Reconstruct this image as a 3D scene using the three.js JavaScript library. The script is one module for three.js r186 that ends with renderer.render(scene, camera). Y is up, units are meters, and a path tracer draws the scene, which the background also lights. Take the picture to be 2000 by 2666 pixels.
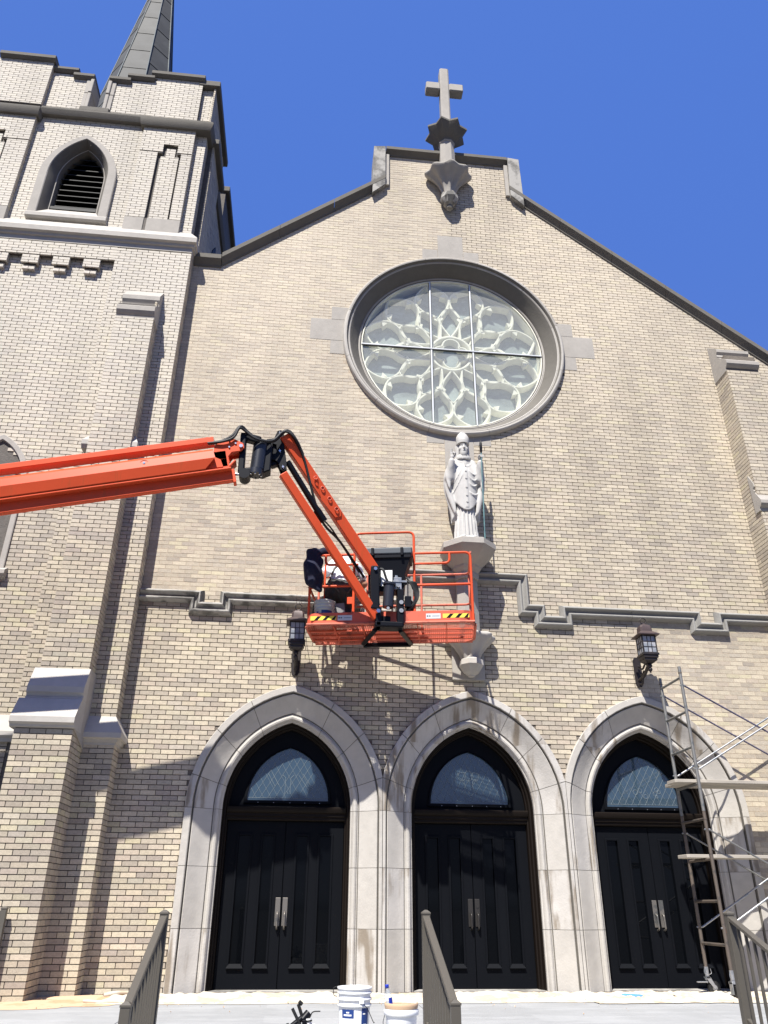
import * as THREE from 'three';
import { RoundedBoxGeometry } from 'three/addons/geometries/RoundedBoxGeometry.js';
import { mergeGeometries, mergeVertices, toCreasedNormals } from 'three/addons/utils/BufferGeometryUtils.js';

// ------------------------------------------------------------------ camera, sky, sun, exposure
const scene = new THREE.Scene();
const camera = new THREE.PerspectiveCamera(67.29, 768 / 1024, 0.05, 900);
camera.rotation.order = 'YXZ';
camera.position.set(-2.462, 0.98, 11.318);
camera.rotation.set(0.47345, -0.10046, 0.00656);
const SUN = new THREE.Vector3(-0.5, 1.87, 1).normalize();
const SKY_LEVEL = 0.53;
{
  const W = 512, H = 256, d = new Float32Array(W * H * 4);
  for (let j = 0; j < H; j++) for (let i = 0; i < W; i++) {
    const el = ((j + 0.5) / H - 0.5) * Math.PI, az = ((i + 0.5) / W - 0.5) * Math.PI * 2;
    const x = Math.cos(el) * Math.cos(az), y = Math.sin(el), z = Math.cos(el) * Math.sin(az);
    const t = Math.pow(1 - Math.max(y, 0), 4.0), g = Math.max(0, x * SUN.x + y * SUN.y + z * SUN.z);
    const glow = 0.12 * Math.pow(g, 5) + 0.4 * Math.pow(g, 60);
    let c = [0.088 + 0.26 * t + glow, 0.206 + 0.18 * t + glow, 0.680 - 0.20 * t + glow * 0.9];
    if (y < 0) { const k = Math.min(1, -y * 12); c = [c[0] * (1 - k) + 0.10 * k, c[1] * (1 - k) + 0.10 * k, c[2] * (1 - k) + 0.10 * k]; }
    const o = (j * W + i) * 4;
    d[o] = c[0] * SKY_LEVEL; d[o + 1] = c[1] * SKY_LEVEL; d[o + 2] = c[2] * SKY_LEVEL; d[o + 3] = 1;
  }
  const sky = new THREE.DataTexture(d, W, H, THREE.RGBAFormat, THREE.FloatType);
  sky.mapping = THREE.EquirectangularReflectionMapping; sky.magFilter = THREE.LinearFilter; sky.minFilter = THREE.LinearFilter;
  sky.colorSpace = THREE.LinearSRGBColorSpace; sky.wrapS = THREE.RepeatWrapping; sky.needsUpdate = true;
  scene.background = sky; scene.environment = sky;
}
const sun = new THREE.DirectionalLight(new THREE.Color(1, 0.96, 0.89), 5);
sun.position.copy(SUN).multiplyScalar(60); sun.target.position.set(-1, 5, 0);
sun.castShadow = true; sun.shadow.mapSize.set(4096, 4096); sun.shadow.radius = 1;
Object.assign(sun.shadow.camera, { left: -22, right: 22, top: 26, bottom: -22, near: 1, far: 140 });
scene.add(sun, sun.target);
const renderer = new THREE.WebGLRenderer();
renderer.toneMapping = THREE.LinearToneMapping;
renderer.toneMappingExposure = 1.88;
renderer.shadowMap.enabled = true;

// ------------------------------------------------------------------ random numbers, noise, textures
function rng(seed) { let s = seed >>> 0; return () => { s = (s + 0x6D2B79F5) >>> 0; let t = s; t = Math.imul(t ^ (t >>> 15), t | 1); t ^= t + Math.imul(t ^ (t >>> 7), t | 61); return ((t ^ (t >>> 14)) >>> 0) / 4294967296; }; }
const R0 = rng(7);
function noiseGrid(n, seed) { const r = rng(seed), a = new Float32Array(n * n); for (let i = 0; i < n * n; i++) a[i] = r(); return (x, y) => { const xi = Math.floor(x), yi = Math.floor(y), fx = x - xi, fy = y - yi, sx = fx * fx * (3 - 2 * fx), sy = fy * fy * (3 - 2 * fy); const g = (i, j) => a[((j % n) + n) % n * n + ((i % n) + n) % n]; return (g(xi, yi) * (1 - sx) + g(xi + 1, yi) * sx) * (1 - sy) + (g(xi, yi + 1) * (1 - sx) + g(xi + 1, yi + 1) * sx) * sy; }; }
function fbm(N, base, oct, seed) { const ns = []; for (let o = 0; o < oct; o++) ns.push(noiseGrid(base << o, seed + o * 17)); return (u, v) => { let s = 0, a = 0.5, w = 0; for (let o = 0; o < oct; o++) { s += a * ns[o](u * (base << o), v * (base << o)); w += a; a *= 0.55; } return s / w; }; }
const smooth = (a, b, x) => { const t = Math.min(1, Math.max(0, (x - a) / (b - a))); return t * t * (3 - 2 * t); };
const lerp = (a, b, t) => a + (b - a) * t;
// f(u, v) -> [r, g, b] linear multipliers or a grey value; period is metres covered by one tile
function tex(N, period, f, srgb) {
  const d = new Uint8Array(N * N * 4);
  for (let j = 0; j < N; j++) for (let i = 0; i < N; i++) {
    let c = f((i + 0.5) / N, (j + 0.5) / N); if (!Array.isArray(c)) c = [c, c, c];
    for (let k = 0; k < 3; k++) { let v = Math.min(1, Math.max(0, c[k])); if (srgb) v = v <= 0.0031308 ? 12.92 * v : 1.055 * Math.pow(v, 1 / 2.4) - 0.055; d[(j * N + i) * 4 + k] = Math.round(v * 255); }
    d[(j * N + i) * 4 + 3] = 255;
  }
  const t = new THREE.DataTexture(d, N, N, THREE.RGBAFormat); t.wrapS = t.wrapT = THREE.RepeatWrapping; t.magFilter = THREE.LinearFilter; t.minFilter = THREE.LinearMipmapLinearFilter; t.generateMipmaps = true;
  t.repeat.set(1 / period, 1 / period); if (srgb) t.colorSpace = THREE.SRGBColorSpace; t.needsUpdate = true; return t;
}
const C = (r, g, b) => new THREE.Color().setRGB(r, g, b);
const mat = (r, g, b, o = {}) => new THREE.MeshStandardMaterial({ color: C(r, g, b), roughness: 0.9, metalness: 0, side: THREE.DoubleSide, ...o });
const nA = fbm(0, 4, 6, 11), nB = fbm(0, 8, 5, 91), nC = fbm(0, 32, 3, 51), nD = fbm(0, 3, 5, 301), nE = fbm(0, 16, 4, 733);
const T = {
  speck: tex(256, 1, (u, v) => 0.80 + 0.30 * (nC(u, v) - 0.5) * 1.4 + 0.18 * (nB(u, v) - 0.5) + 0.1, true),
  stone: tex(1024, 2.6, (u, v) => { const m = 0.86 + 0.28 * (nA(u, v) - 0.5) + 0.14 * (nC(u, v) - 0.5); return [m, m * 0.995, m * 0.985]; }, true),
  stain: tex(1024, 3.1, (u, v) => { const s = smooth(0.50, 0.66, nA(u * 2, v) * 0.55 + nE(u * 2, v * 0.25) * 0.45), m = 0.92 + 0.2 * (nE(u, v) - 0.5) + 0.1 * (nC(u, v) - 0.5); const k = s * 0.56; return [m * (1 - k * 0.9), m * (1 - k), m * (1 - k * 1.12)]; }, true),
  dark: tex(1024, 2.2, (u, v) => { const s = smooth(0.46, 0.64, nA(u, v) * 0.6 + nE(u, v) * 0.4); return 0.98 - 0.62 * s + 0.14 * (nC(u, v) - 0.5); }, true),
  conc: tex(1024, 2.7, (u, v) => { const m = 0.88 + 0.26 * (nA(u, v) - 0.5) + 0.10 * (nC(u, v) - 0.5); const q = smooth(0.48, 0.66, nE(u * 0.25, v)) * 0.10; return [m + q, m * 1.003 + q, m * 1.006 + q].map((x) => x * 0.86); }, true),
  cloth: tex(1024, 1.6, (u, v) => { const s = smooth(0.58, 0.7, nB(u, v)); const m = 0.92 + 0.14 * (nA(u, v) - 0.5); return [m - 0.12 * s, m - 0.18 * s, m - 0.26 * s]; }, true),
  grit: tex(512, 0.5, (u, v) => nC(u, v)),
  wave: tex(512, 1.2, (u, v) => nA(u, v)),
  scuff: tex(1024, 1.7, (u, v) => { const s = smooth(0.60, 0.68, nE(u * 4, v * 0.5)) * smooth(0.45, 0.6, nA(u, v)), d = 0.93 + 0.14 * (nB(u, v) - 0.5); return [d - 0.10 * s, d + 0.05 * s, d + 0.04 * s]; }, true),
  wear: tex(512, 0.8, (u, v) => { const s = smooth(0.56, 0.7, nB(u, v)); return [0.95 - 0.35 * s, 0.95 - 0.3 * s, 0.95 - 0.25 * s]; }, true),
  lead: tex(512, 1.7, (u, v) => { const m = 0.72 + 0.9 * (nA(u, v * 2) - 0.45) + 0.2 * (nC(u, v) - 0.5); return [m, m * 1.0, m * 1.0]; }, true),
};
const M = {
  mortarOld: mat(0.17, 0.145, 0.118, { map: T.speck, bumpMap: T.grit, bumpScale: 0.004 }),
  mortarDark: mat(0.125, 0.112, 0.098, { map: T.speck, bumpMap: T.grit, bumpScale: 0.004 }),
  mortarNew: mat(0.43, 0.355, 0.27, { map: T.speck, bumpMap: T.grit, bumpScale: 0.002 }),
  stone: mat(0.40, 0.374, 0.338, { map: T.stone, bumpMap: T.grit, bumpScale: 0.0015 }),
  stoneLight: mat(0.475, 0.45, 0.412, { map: T.stone, bumpMap: T.grit, bumpScale: 0.0015 }),
  stoneStain: mat(0.48, 0.455, 0.42, { map: T.stain, bumpMap: T.grit, bumpScale: 0.002 }),
  stoneGrey: mat(0.30, 0.292, 0.272, { map: T.stone, bumpMap: T.grit, bumpScale: 0.002 }),
  stoneDark: mat(0.145, 0.134, 0.116, { map: T.stone, bumpMap: T.grit, bumpScale: 0.002 }),
  stoneWeather: mat(0.36, 0.345, 0.315, { map: T.dark, bumpMap: T.grit, bumpScale: 0.002 }),
  statue: mat(0.52, 0.51, 0.49, { map: T.stone }),
  patina: mat(0.10, 0.20, 0.21, { roughness: 0.55, map: T.wear }),
  blackPaint: new THREE.MeshPhysicalMaterial({ color: C(0.0035, 0.0042, 0.0060), roughness: 0.6, specularIntensity: 0.16, bumpMap: T.wave, bumpScale: 0.0008, side: THREE.DoubleSide }),
  bronzeFrame: new THREE.MeshPhysicalMaterial({ color: C(0.009, 0.0062, 0.0045), roughness: 0.55, specularIntensity: 0.25, side: THREE.DoubleSide }),
  darkGlass: new THREE.MeshPhysicalMaterial({ color: C(0.002, 0.0025, 0.0035), roughness: 0.03, ior: 1.5, specularIntensity: 0.3 }),
  leadGlass: new THREE.MeshPhysicalMaterial({ color: C(0.035, 0.062, 0.090), roughness: 0.06, ior: 1.6, clearcoat: 1, clearcoatRoughness: 0.03, bumpMap: T.wave, bumpScale: 0.0007 }),
  leadLine: mat(0.13, 0.165, 0.19, { roughness: 0.6 }),
  pane: new THREE.MeshPhysicalMaterial({ color: C(0.93, 0.96, 0.95), transmission: 1, thickness: 0, roughness: 0.02, ior: 1.5, side: THREE.DoubleSide }),
  hazyPane: new THREE.MeshPhysicalMaterial({ color: C(0.92, 0.94, 0.91), transmission: 0.83, thickness: 0, roughness: 0.06, ior: 1.5, side: THREE.DoubleSide }),
  tracery: mat(0.86, 0.85, 0.74, { map: T.stone }),
  roseGlass: mat(0.30, 0.35, 0.345, { roughness: 0.35, map: T.lead }),
  alu: mat(0.62, 0.64, 0.65, { roughness: 0.4, metalness: 0.15 }),
  lampMetal: mat(0.030, 0.024, 0.024, { roughness: 0.5, metalness: 0.3, map: T.wear }),
  lampGlass: mat(0.36, 0.36, 0.38, { roughness: 0.3, map: T.wear }),
  orange: new THREE.MeshPhysicalMaterial({ color: C(0.68, 0.088, 0.030), map: T.scuff, roughness: 0.45, specularIntensity: 0.4, side: THREE.DoubleSide }),
  orangeWorn: mat(0.64, 0.105, 0.05, { roughness: 0.5, map: T.wear }),
  orangeDusty: mat(0.62, 0.16, 0.10, { roughness: 0.75, map: T.wear }),
  black: new THREE.MeshPhysicalMaterial({ color: C(0.0045, 0.0052, 0.008), roughness: 0.40, specularIntensity: 0.35, side: THREE.DoubleSide }),
  rubber: mat(0.010, 0.010, 0.010, { roughness: 0.6 }),
  greyPlastic: mat(0.05, 0.062, 0.075, { roughness: 0.5 }),
  chrome: mat(0.65, 0.66, 0.68, { roughness: 0.25, metalness: 1 }),
  white: mat(0.78, 0.78, 0.77, { roughness: 0.5 }),
  yellow: mat(0.78, 0.60, 0.06, { roughness: 0.5 }),
  louvre: mat(0.006, 0.006, 0.0065, { roughness: 0.7 }),
  spire: mat(0.05, 0.054, 0.054, { roughness: 0.75, metalness: 0, map: T.lead }),
  spireSeam: mat(0.10, 0.125, 0.13, { roughness: 0.7, metalness: 0, map: T.lead }),
  concrete: mat(0.37, 0.375, 0.372, { map: T.conc, bumpMap: T.grit, bumpScale: 0.0015 }),
  asphalt: mat(0.05, 0.05, 0.048, { map: T.conc }),
  cloth: mat(0.56, 0.51, 0.42, { map: T.cloth, roughness: 1 }),
  dust: mat(0.56, 0.39, 0.25, { map: T.cloth, roughness: 1 }),
  pipe: mat(0.13, 0.105, 0.085, { roughness: 0.6, metalness: 0.35, map: T.wear }),
  pipeGrey: mat(0.24, 0.235, 0.22, { roughness: 0.5, metalness: 0.5, map: T.wear }),
  galv: mat(0.42, 0.42, 0.42, { roughness: 0.4, metalness: 0.7, map: T.wear }),
  bluePipe: mat(0.11, 0.10, 0.16, { roughness: 0.5, metalness: 0.3, map: T.wear }),
  wood: mat(0.42, 0.38, 0.32, { map: tex(512, 1.0, (u, v) => 0.85 + 0.5 * (nB(u * 0.25, v * 2) - 0.5), true) }),
  railMetal: mat(0.105, 0.095, 0.078, { roughness: 0.5, metalness: 0.3 }),
  bucket: mat(0.78, 0.78, 0.75, { roughness: 0.45, map: T.cloth }),
  bucketClean: mat(0.82, 0.83, 0.83, { roughness: 0.4 }),
  navy: mat(0.008, 0.010, 0.030, { roughness: 0.95 }),
  skin: mat(0.42, 0.21, 0.13, { roughness: 0.6 }),
  shirt: mat(0.72, 0.76, 0.80, { roughness: 0.95 }),
  trousers: mat(0.060, 0.058, 0.056, { roughness: 0.95 }),
  boot: mat(0.05, 0.035, 0.025, { roughness: 0.8 }),
  strap: mat(0.10, 0.09, 0.075, { roughness: 0.9 }),
  rope: mat(0.40, 0.36, 0.28, { roughness: 1, map: T.wear }),
  bottle: new THREE.MeshPhysicalMaterial({ color: C(0.90, 0.94, 0.98), transmission: 0.9, thickness: 0, roughness: 0.08, side: THREE.DoubleSide }),
  blueCap: mat(0.01, 0.035, 0.42, { roughness: 0.4 }),
  glove: mat(0.08, 0.25, 0.62, { roughness: 0.8 }),
};

// ------------------------------------------------------------------ geometry helpers
const V = (x, y, z) => new THREE.Vector3(x, y, z);
function uvBox(g) {                                   // metres, along the dominant axis of each face
  g = g.index ? g.toNonIndexed() : g;
  for (const k of Object.keys(g.attributes)) if (k !== 'position' && k !== 'normal') g.deleteAttribute(k);
  if (!g.attributes.normal) g.computeVertexNormals();
  const p = g.attributes.position.array, n = p.length / 9, uv = new Float32Array(n * 6);
  for (let t = 0; t < n; t++) {
    const o = t * 9, ax = p[o + 3] - p[o], ay = p[o + 4] - p[o + 1], az = p[o + 5] - p[o + 2], bx = p[o + 6] - p[o], by = p[o + 7] - p[o + 1], bz = p[o + 8] - p[o + 2];
    const nx = Math.abs(ay * bz - az * by), ny = Math.abs(az * bx - ax * bz), nz = Math.abs(ax * by - ay * bx);
    const [i, j] = nx >= ny && nx >= nz ? [2, 1] : ny >= nz ? [0, 2] : [0, 1];
    for (let k = 0; k < 3; k++) { uv[t * 6 + k * 2] = p[o + k * 3 + i]; uv[t * 6 + k * 2 + 1] = p[o + k * 3 + j]; }
  }
  g.setAttribute('uv', new THREE.BufferAttribute(uv, 2)); return g;
}
const flat = (l) => Array.isArray(l) ? l.flat(9) : [l];
const fin = (l) => { const a = flat(l).map(uvBox); return a.length === 1 ? a[0] : mergeGeometries(a); };
const used = new Map();
function numbered(n) { const k = used.get(n) || 0; used.set(n, k + 1); return k ? n + '_' + String(k).padStart(3, '0') : n; }
function part(name, geoms, m, parent, label) {
  const o = new THREE.Mesh(fin(geoms), m); o.name = name; o.castShadow = o.receiveShadow = true; parent.add(o);
  if (label) o.userData.label = label; return o;
}
function thing(name, label, category, pos = [0, 0, 0], group) {
  const o = new THREE.Group(); o.name = numbered(name); scene.add(o); o.position.set(...pos); o.userData = { label, category }; if (group) o.userData.group = group; return o;
}
function tag(o, label, category, group, kind) { o.userData.label = label; if (category) o.userData.category = category; if (group) o.userData.group = group; if (kind) o.userData.kind = kind; return o; }
function box(x0, x1, y0, y1, z0, z1, c = 0) {
  const w = x1 - x0, h = y1 - y0, d = z1 - z0; const g = c ? new RoundedBoxGeometry(w, h, d, 1, Math.min(c, w / 2.01, h / 2.01, d / 2.01)) : new THREE.BoxGeometry(w, h, d);
  g.translate((x0 + x1) / 2, (y0 + y1) / 2, (z0 + z1) / 2); return g;
}
function cyl(a, b, r, seg = 10, r2 = r) {
  a = V(...a); b = V(...b); const d = b.clone().sub(a), L = d.length(); const g = new THREE.CylinderGeometry(r2, r, L, seg, 1); g.translate(0, L / 2, 0);
  g.applyQuaternion(new THREE.Quaternion().setFromUnitVectors(V(0, 1, 0), d.normalize())); g.translate(a.x, a.y, a.z); return g;
}
function tube(pts, r, seg = 24, rad = 8, closed = false, tension = 0.5) { return new THREE.TubeGeometry(new THREE.CatmullRomCurve3(pts.map((p) => V(...p)), closed, 'catmullrom', tension), seg, r, rad, closed); }
function bent(pts, r, rad = 0.08, n = 5) {            // a pipe with rounded corners
  const out = []; const P = pts.map((p) => V(...p));
  out.push(P[0]);
  for (let i = 1; i < P.length - 1; i++) { const a = P[i - 1].clone().sub(P[i]), b = P[i + 1].clone().sub(P[i]); const q = Math.min(rad, a.length() * 0.45, b.length() * 0.45); a.setLength(q).add(P[i]); b.setLength(q).add(P[i]); for (let k = 0; k <= n; k++) { const t = k / n; out.push(a.clone().multiplyScalar((1 - t) * (1 - t)).addScaledVector(P[i], 2 * t * (1 - t)).addScaledVector(b, t * t)); } }
  out.push(P[P.length - 1]);
  const rings = out.map((p, i) => { const d = out[Math.min(i + 1, out.length - 1)].clone().sub(out[Math.max(i - 1, 0)]).normalize(); const up = Math.abs(d.y) > 0.9 ? V(1, 0, 0) : V(0, 1, 0); const s = d.clone().cross(up).normalize(), t = s.clone().cross(d); const ring = []; for (let k = 0; k < 8; k++) { const a = k / 8 * Math.PI * 2; ring.push(p.clone().addScaledVector(s, Math.cos(a) * r).addScaledVector(t, Math.sin(a) * r).toArray()); } return ring; });
  for (let i = 1; i < rings.length; i++) { let best = 0, bd = 1e9; for (let k = 0; k < 8; k++) { let s = 0; for (let q = 0; q < 8; q += 3) { const a = rings[i - 1][q], b = rings[i][(q + k) % 8]; s += Math.hypot(a[0] - b[0], a[1] - b[1], a[2] - b[2]); } if (s < bd) { bd = s; best = k; } } rings[i] = rings[i].map((_, q) => rings[i][(q + best) % 8]); }
  return loft(rings, true, true, 0.9);
}
// rings of equal length joined into a skin; crease in radians
function loft(rings, closed = true, caps = true, crease = 0.6) {
  const n = rings[0].length, pos = []; const q = (a, b, c) => pos.push(...a, ...b, ...c);
  for (let i = 0; i + 1 < rings.length; i++) for (let k = 0; k < (closed ? n : n - 1); k++) { const a = rings[i][k], b = rings[i][(k + 1) % n], c = rings[i + 1][(k + 1) % n], d = rings[i + 1][k]; q(a, b, c); q(a, c, d); }
  if (caps && closed) for (const [r, f] of [[rings[0], 1], [rings[rings.length - 1], 0]]) {
    const a = V(...r[0]), nrm = V(0, 0, 0); for (let k = 0; k < n; k++) nrm.add(V(...r[k]).sub(a).cross(V(...r[(k + 1) % n]).sub(a)));
    const ax = Math.abs(nrm.x) > Math.abs(nrm.y) && Math.abs(nrm.x) > Math.abs(nrm.z) ? 0 : Math.abs(nrm.y) > Math.abs(nrm.z) ? 1 : 2;
    const flat2 = r.map((p) => ax === 0 ? new THREE.Vector2(p[1], p[2]) : ax === 1 ? new THREE.Vector2(p[2], p[0]) : new THREE.Vector2(p[0], p[1]));
    for (const t of THREE.ShapeUtils.triangulateShape(flat2, [])) f ? q(r[t[0]], r[t[2]], r[t[1]]) : q(r[t[0]], r[t[1]], r[t[2]]);
  }
  const g = new THREE.BufferGeometry(); g.setAttribute('position', new THREE.Float32BufferAttribute(pos, 3)); g.computeVertexNormals();
  return crease ? toCreasedNormals(g, crease) : g;
}
function shape(pts, holes = []) { const s = new THREE.Shape(pts.map((p) => new THREE.Vector2(p[0], p[1]))); for (const h of holes) s.holes.push(new THREE.Path(h.map((p) => new THREE.Vector2(p[0], p[1])))); return s; }
function extrude(pts, z0, z1, holes = [], bevel = 0) {
  const g = new THREE.ExtrudeGeometry(shape(pts, holes), { depth: z1 - z0 - 2 * bevel, bevelEnabled: bevel > 0, bevelThickness: bevel, bevelSize: bevel, bevelOffset: -bevel, bevelSegments: 1, curveSegments: 8 });
  g.translate(0, 0, z0 + bevel); return g;
}
function lathe(pts, seg = 24, rot = 0) { const g = new THREE.LatheGeometry(pts.map((p) => new THREE.Vector2(p[0], p[1])), seg, rot); return g; }
const moved = (g, x, y, z) => { g.translate(x, y, z); return g; };
// profile in the (z, y) plane swept along x from xa to xb
function profX(prof, xa, xb, crease = 0.5) { return loft([prof.map(([z, y]) => [xa, y, z]), prof.map(([z, y]) => [xb, y, z])], true, true, crease); }
const circlePts = (cx, cy, r, n, a0 = 0, a1 = Math.PI * 2) => { const o = []; for (let i = 0; i < n; i++) { const a = a0 + (a1 - a0) * i / (a1 - a0 > 6.28 ? n : n - 1); o.push([cx + Math.cos(a) * r, cy + Math.sin(a) * r]); } return o; };
// a smooth skin round f(x, y, z) < 0 (surface nets)
function skin(f, lo, hi, cell) {
  const nx = Math.ceil((hi[0] - lo[0]) / cell) + 1, ny = Math.ceil((hi[1] - lo[1]) / cell) + 1, nz = Math.ceil((hi[2] - lo[2]) / cell) + 1;
  const val = new Float32Array(nx * ny * nz), id = (i, j, k) => i + nx * (j + ny * k);
  for (let k = 0; k < nz; k++) for (let j = 0; j < ny; j++) for (let i = 0; i < nx; i++) val[id(i, j, k)] = f(lo[0] + i * cell, lo[1] + j * cell, lo[2] + k * cell);
  const vert = new Int32Array(nx * ny * nz).fill(-1), pos = [], idx = [];
  const E = [[0, 1], [0, 2], [0, 4], [1, 3], [1, 5], [2, 3], [2, 6], [3, 7], [4, 5], [4, 6], [5, 7], [6, 7]];
  for (let k = 0; k + 1 < nz; k++) for (let j = 0; j + 1 < ny; j++) for (let i = 0; i + 1 < nx; i++) {
    const c = []; let m = 0; for (let q = 0; q < 8; q++) { const v = val[id(i + (q & 1), j + (q >> 1 & 1), k + (q >> 2))]; c.push(v); if (v < 0) m |= 1 << q; }
    if (m === 0 || m === 255) continue; let x = 0, y = 0, z = 0, n = 0;
    for (const [a, b] of E) if ((c[a] < 0) !== (c[b] < 0)) { const t = c[a] / (c[a] - c[b]); x += lerp(a & 1, b & 1, t); y += lerp(a >> 1 & 1, b >> 1 & 1, t); z += lerp(a >> 2, b >> 2, t); n++; }
    vert[id(i, j, k)] = pos.length / 3; pos.push(lo[0] + (i + x / n) * cell, lo[1] + (j + y / n) * cell, lo[2] + (k + z / n) * cell);
  }
  for (let k = 1; k + 1 < nz; k++) for (let j = 1; j + 1 < ny; j++) for (let i = 1; i + 1 < nx; i++) {
    const a = val[id(i, j, k)] < 0;
    const quad = (p, q, r, s, flip) => { if (p < 0 || q < 0 || r < 0 || s < 0) return; flip ? idx.push(p, r, q, p, s, r) : idx.push(p, q, r, p, r, s); };
    if (a !== val[id(i + 1, j, k)] < 0) quad(vert[id(i, j - 1, k - 1)], vert[id(i, j, k - 1)], vert[id(i, j, k)], vert[id(i, j - 1, k)], !a);
    if (a !== val[id(i, j + 1, k)] < 0) quad(vert[id(i - 1, j, k - 1)], vert[id(i - 1, j, k)], vert[id(i, j, k)], vert[id(i, j, k - 1)], !a);
    if (a !== val[id(i, j, k + 1)] < 0) quad(vert[id(i - 1, j - 1, k)], vert[id(i, j - 1, k)], vert[id(i, j, k)], vert[id(i - 1, j, k)], !a);
  }
  const g = new THREE.BufferGeometry(); g.setAttribute('position', new THREE.Float32BufferAttribute(pos, 3)); g.setIndex(idx); g.computeVertexNormals(); return g;
}
const smin = (a, b, k) => { const h = Math.max(k - Math.abs(a - b), 0) / k; return Math.min(a, b) - h * h * k * 0.25; };
const caps = (x, y, z, a, b, r0, r1) => { const dx = b[0] - a[0], dy = b[1] - a[1], dz = b[2] - a[2]; const t = Math.min(1, Math.max(0, ((x - a[0]) * dx + (y - a[1]) * dy + (z - a[2]) * dz) / (dx * dx + dy * dy + dz * dz))); return Math.hypot(x - a[0] - dx * t, y - a[1] - dy * t, z - a[2] - dz * t) - (r0 + (r1 - r0) * t); };
const ell = (x, y, z, c, r) => { const a = (x - c[0]) / r[0], b = (y - c[1]) / r[1], d = (z - c[2]) / r[2]; return (Math.sqrt(a * a + b * b + d * d) - 1) * Math.min(...r); };

// ------------------------------------------------------------------ brickwork
const COURSE = 0.0677, BL = 0.2032, JOINT = 0.0108;
const PAL = [[0.600, 0.522, 0.395], [0.545, 0.473, 0.365], [0.478, 0.415, 0.330], [0.650, 0.568, 0.432], [0.435, 0.377, 0.308], [0.558, 0.473, 0.372], [0.630, 0.560, 0.390], [0.522, 0.460, 0.370]].map((c) => c.map((v) => v * 0.90));
const PW = [0.22, 0.44, 0.58, 0.72, 0.80, 0.88, 0.93, 1.0];
const brickGeo = [0, 1, 2].map((k) => { const g = new THREE.BoxGeometry(1, 1, 1); g.translate(0, 0, -0.5); const uv = g.attributes.uv; for (let i = 0; i < uv.count; i++) uv.setXY(i, uv.getX(i) * 0.8 + k * 0.31, uv.getY(i) * 0.27 + k * 0.37); return g; });
const brickMat = mat(1, 1, 1, { map: T.speck, bumpMap: T.grit, bumpScale: 0.0015, roughness: 0.92 });
const toneMats = new Map();
function toneMat(c) { const k = c.map((v) => Math.round(v * 80) / 80); const key = k.join(); if (!toneMats.has(key)) toneMats.set(key, mat(k[0], k[1], k[2], { map: T.speck, bumpMap: T.grit, bumpScale: 0.0015, roughness: 0.92 })); return toneMats.get(key); }
const weather = fbm(0, 1, 4, 4242), wGrid = noiseGrid(64, 99);
function facing(list, f) {
  const { o, u, n, W, y0, y1, skip, depth = 0.035, phase = 0, bleach, inset0 = 0, inset1 = 0, seed = 1 } = f; const r = rng(seed * 977 + 5);
  const k0 = Math.floor(y0 / COURSE + 0.5), k1 = Math.ceil(y1 / COURSE - 0.01);
  for (let k = k0; k < k1; k++) {
    const yb = Math.max(k * COURSE + JOINT / 2, y0), yt = Math.min((k + 1) * COURSE - JOINT / 2, y1); if (yt - yb < 0.02) continue;
    const lo = inset0 - JOINT / 2, hi = W - inset1 + JOINT / 2, cuts = [lo];
    for (let a = -BL + ((k & 1) ? BL / 2 : 0) + phase; a < hi; a += BL) { const q = a + (r() - 0.5) * 0.003; if (q > lo + 0.055 && q < hi - 0.055) cuts.push(q); }
    cuts.push(hi);
    for (let i = 0; i + 1 < cuts.length; i++) {
      const tone = r(), v = r(), pr = r(), tw = r();
      const a0 = cuts[i] + JOINT / 2, a1 = cuts[i + 1] - JOINT / 2; if (a1 - a0 < 0.012) continue;
      const uc = (a0 + a1) / 2, x = o[0] + u[0] * uc, z = o[2] + u[2] * uc, y = (yb + yt) / 2;
      if (skip && skip(x, y, z)) continue;
      let c = PAL[PW.findIndex((w) => tone <= w)].map((q) => q * (0.94 + 0.04 * Math.floor(v * 3.99)));
      const b = bleach ? bleach(x, y) : 0, W3 = f.pale || [0.72, 0.635, 0.51], dirt = 1.03 - 0.13 * smooth(0.42, 0.66, weather(x * 0.16 + 3.1, y * 0.10 + 1.7)) - 0.10 * smooth(0.5, 0.7, weather(x * 0.9, y * 0.13)) - (f.grime ? f.grime(x, y) : 0); c = c.map((q, k) => lerp(q, W3[k], b) * dirt);
      const off = (pr - 0.5) * 0.003;
      const m = new THREE.Matrix4().makeBasis(V(u[0] * (a1 - a0), (tw - 0.5) * 0.004, u[2] * (a1 - a0)), V(0, yt - yb, 0), V(n[0] * depth, 0, n[2] * depth)); m.setPosition(x + n[0] * off, y, z + n[2] * off);
      list.push({ m, c, p: V(x, y, z), n: V(...n), w: a1 - a0, h: yt - yb });
    }
  }
}
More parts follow.
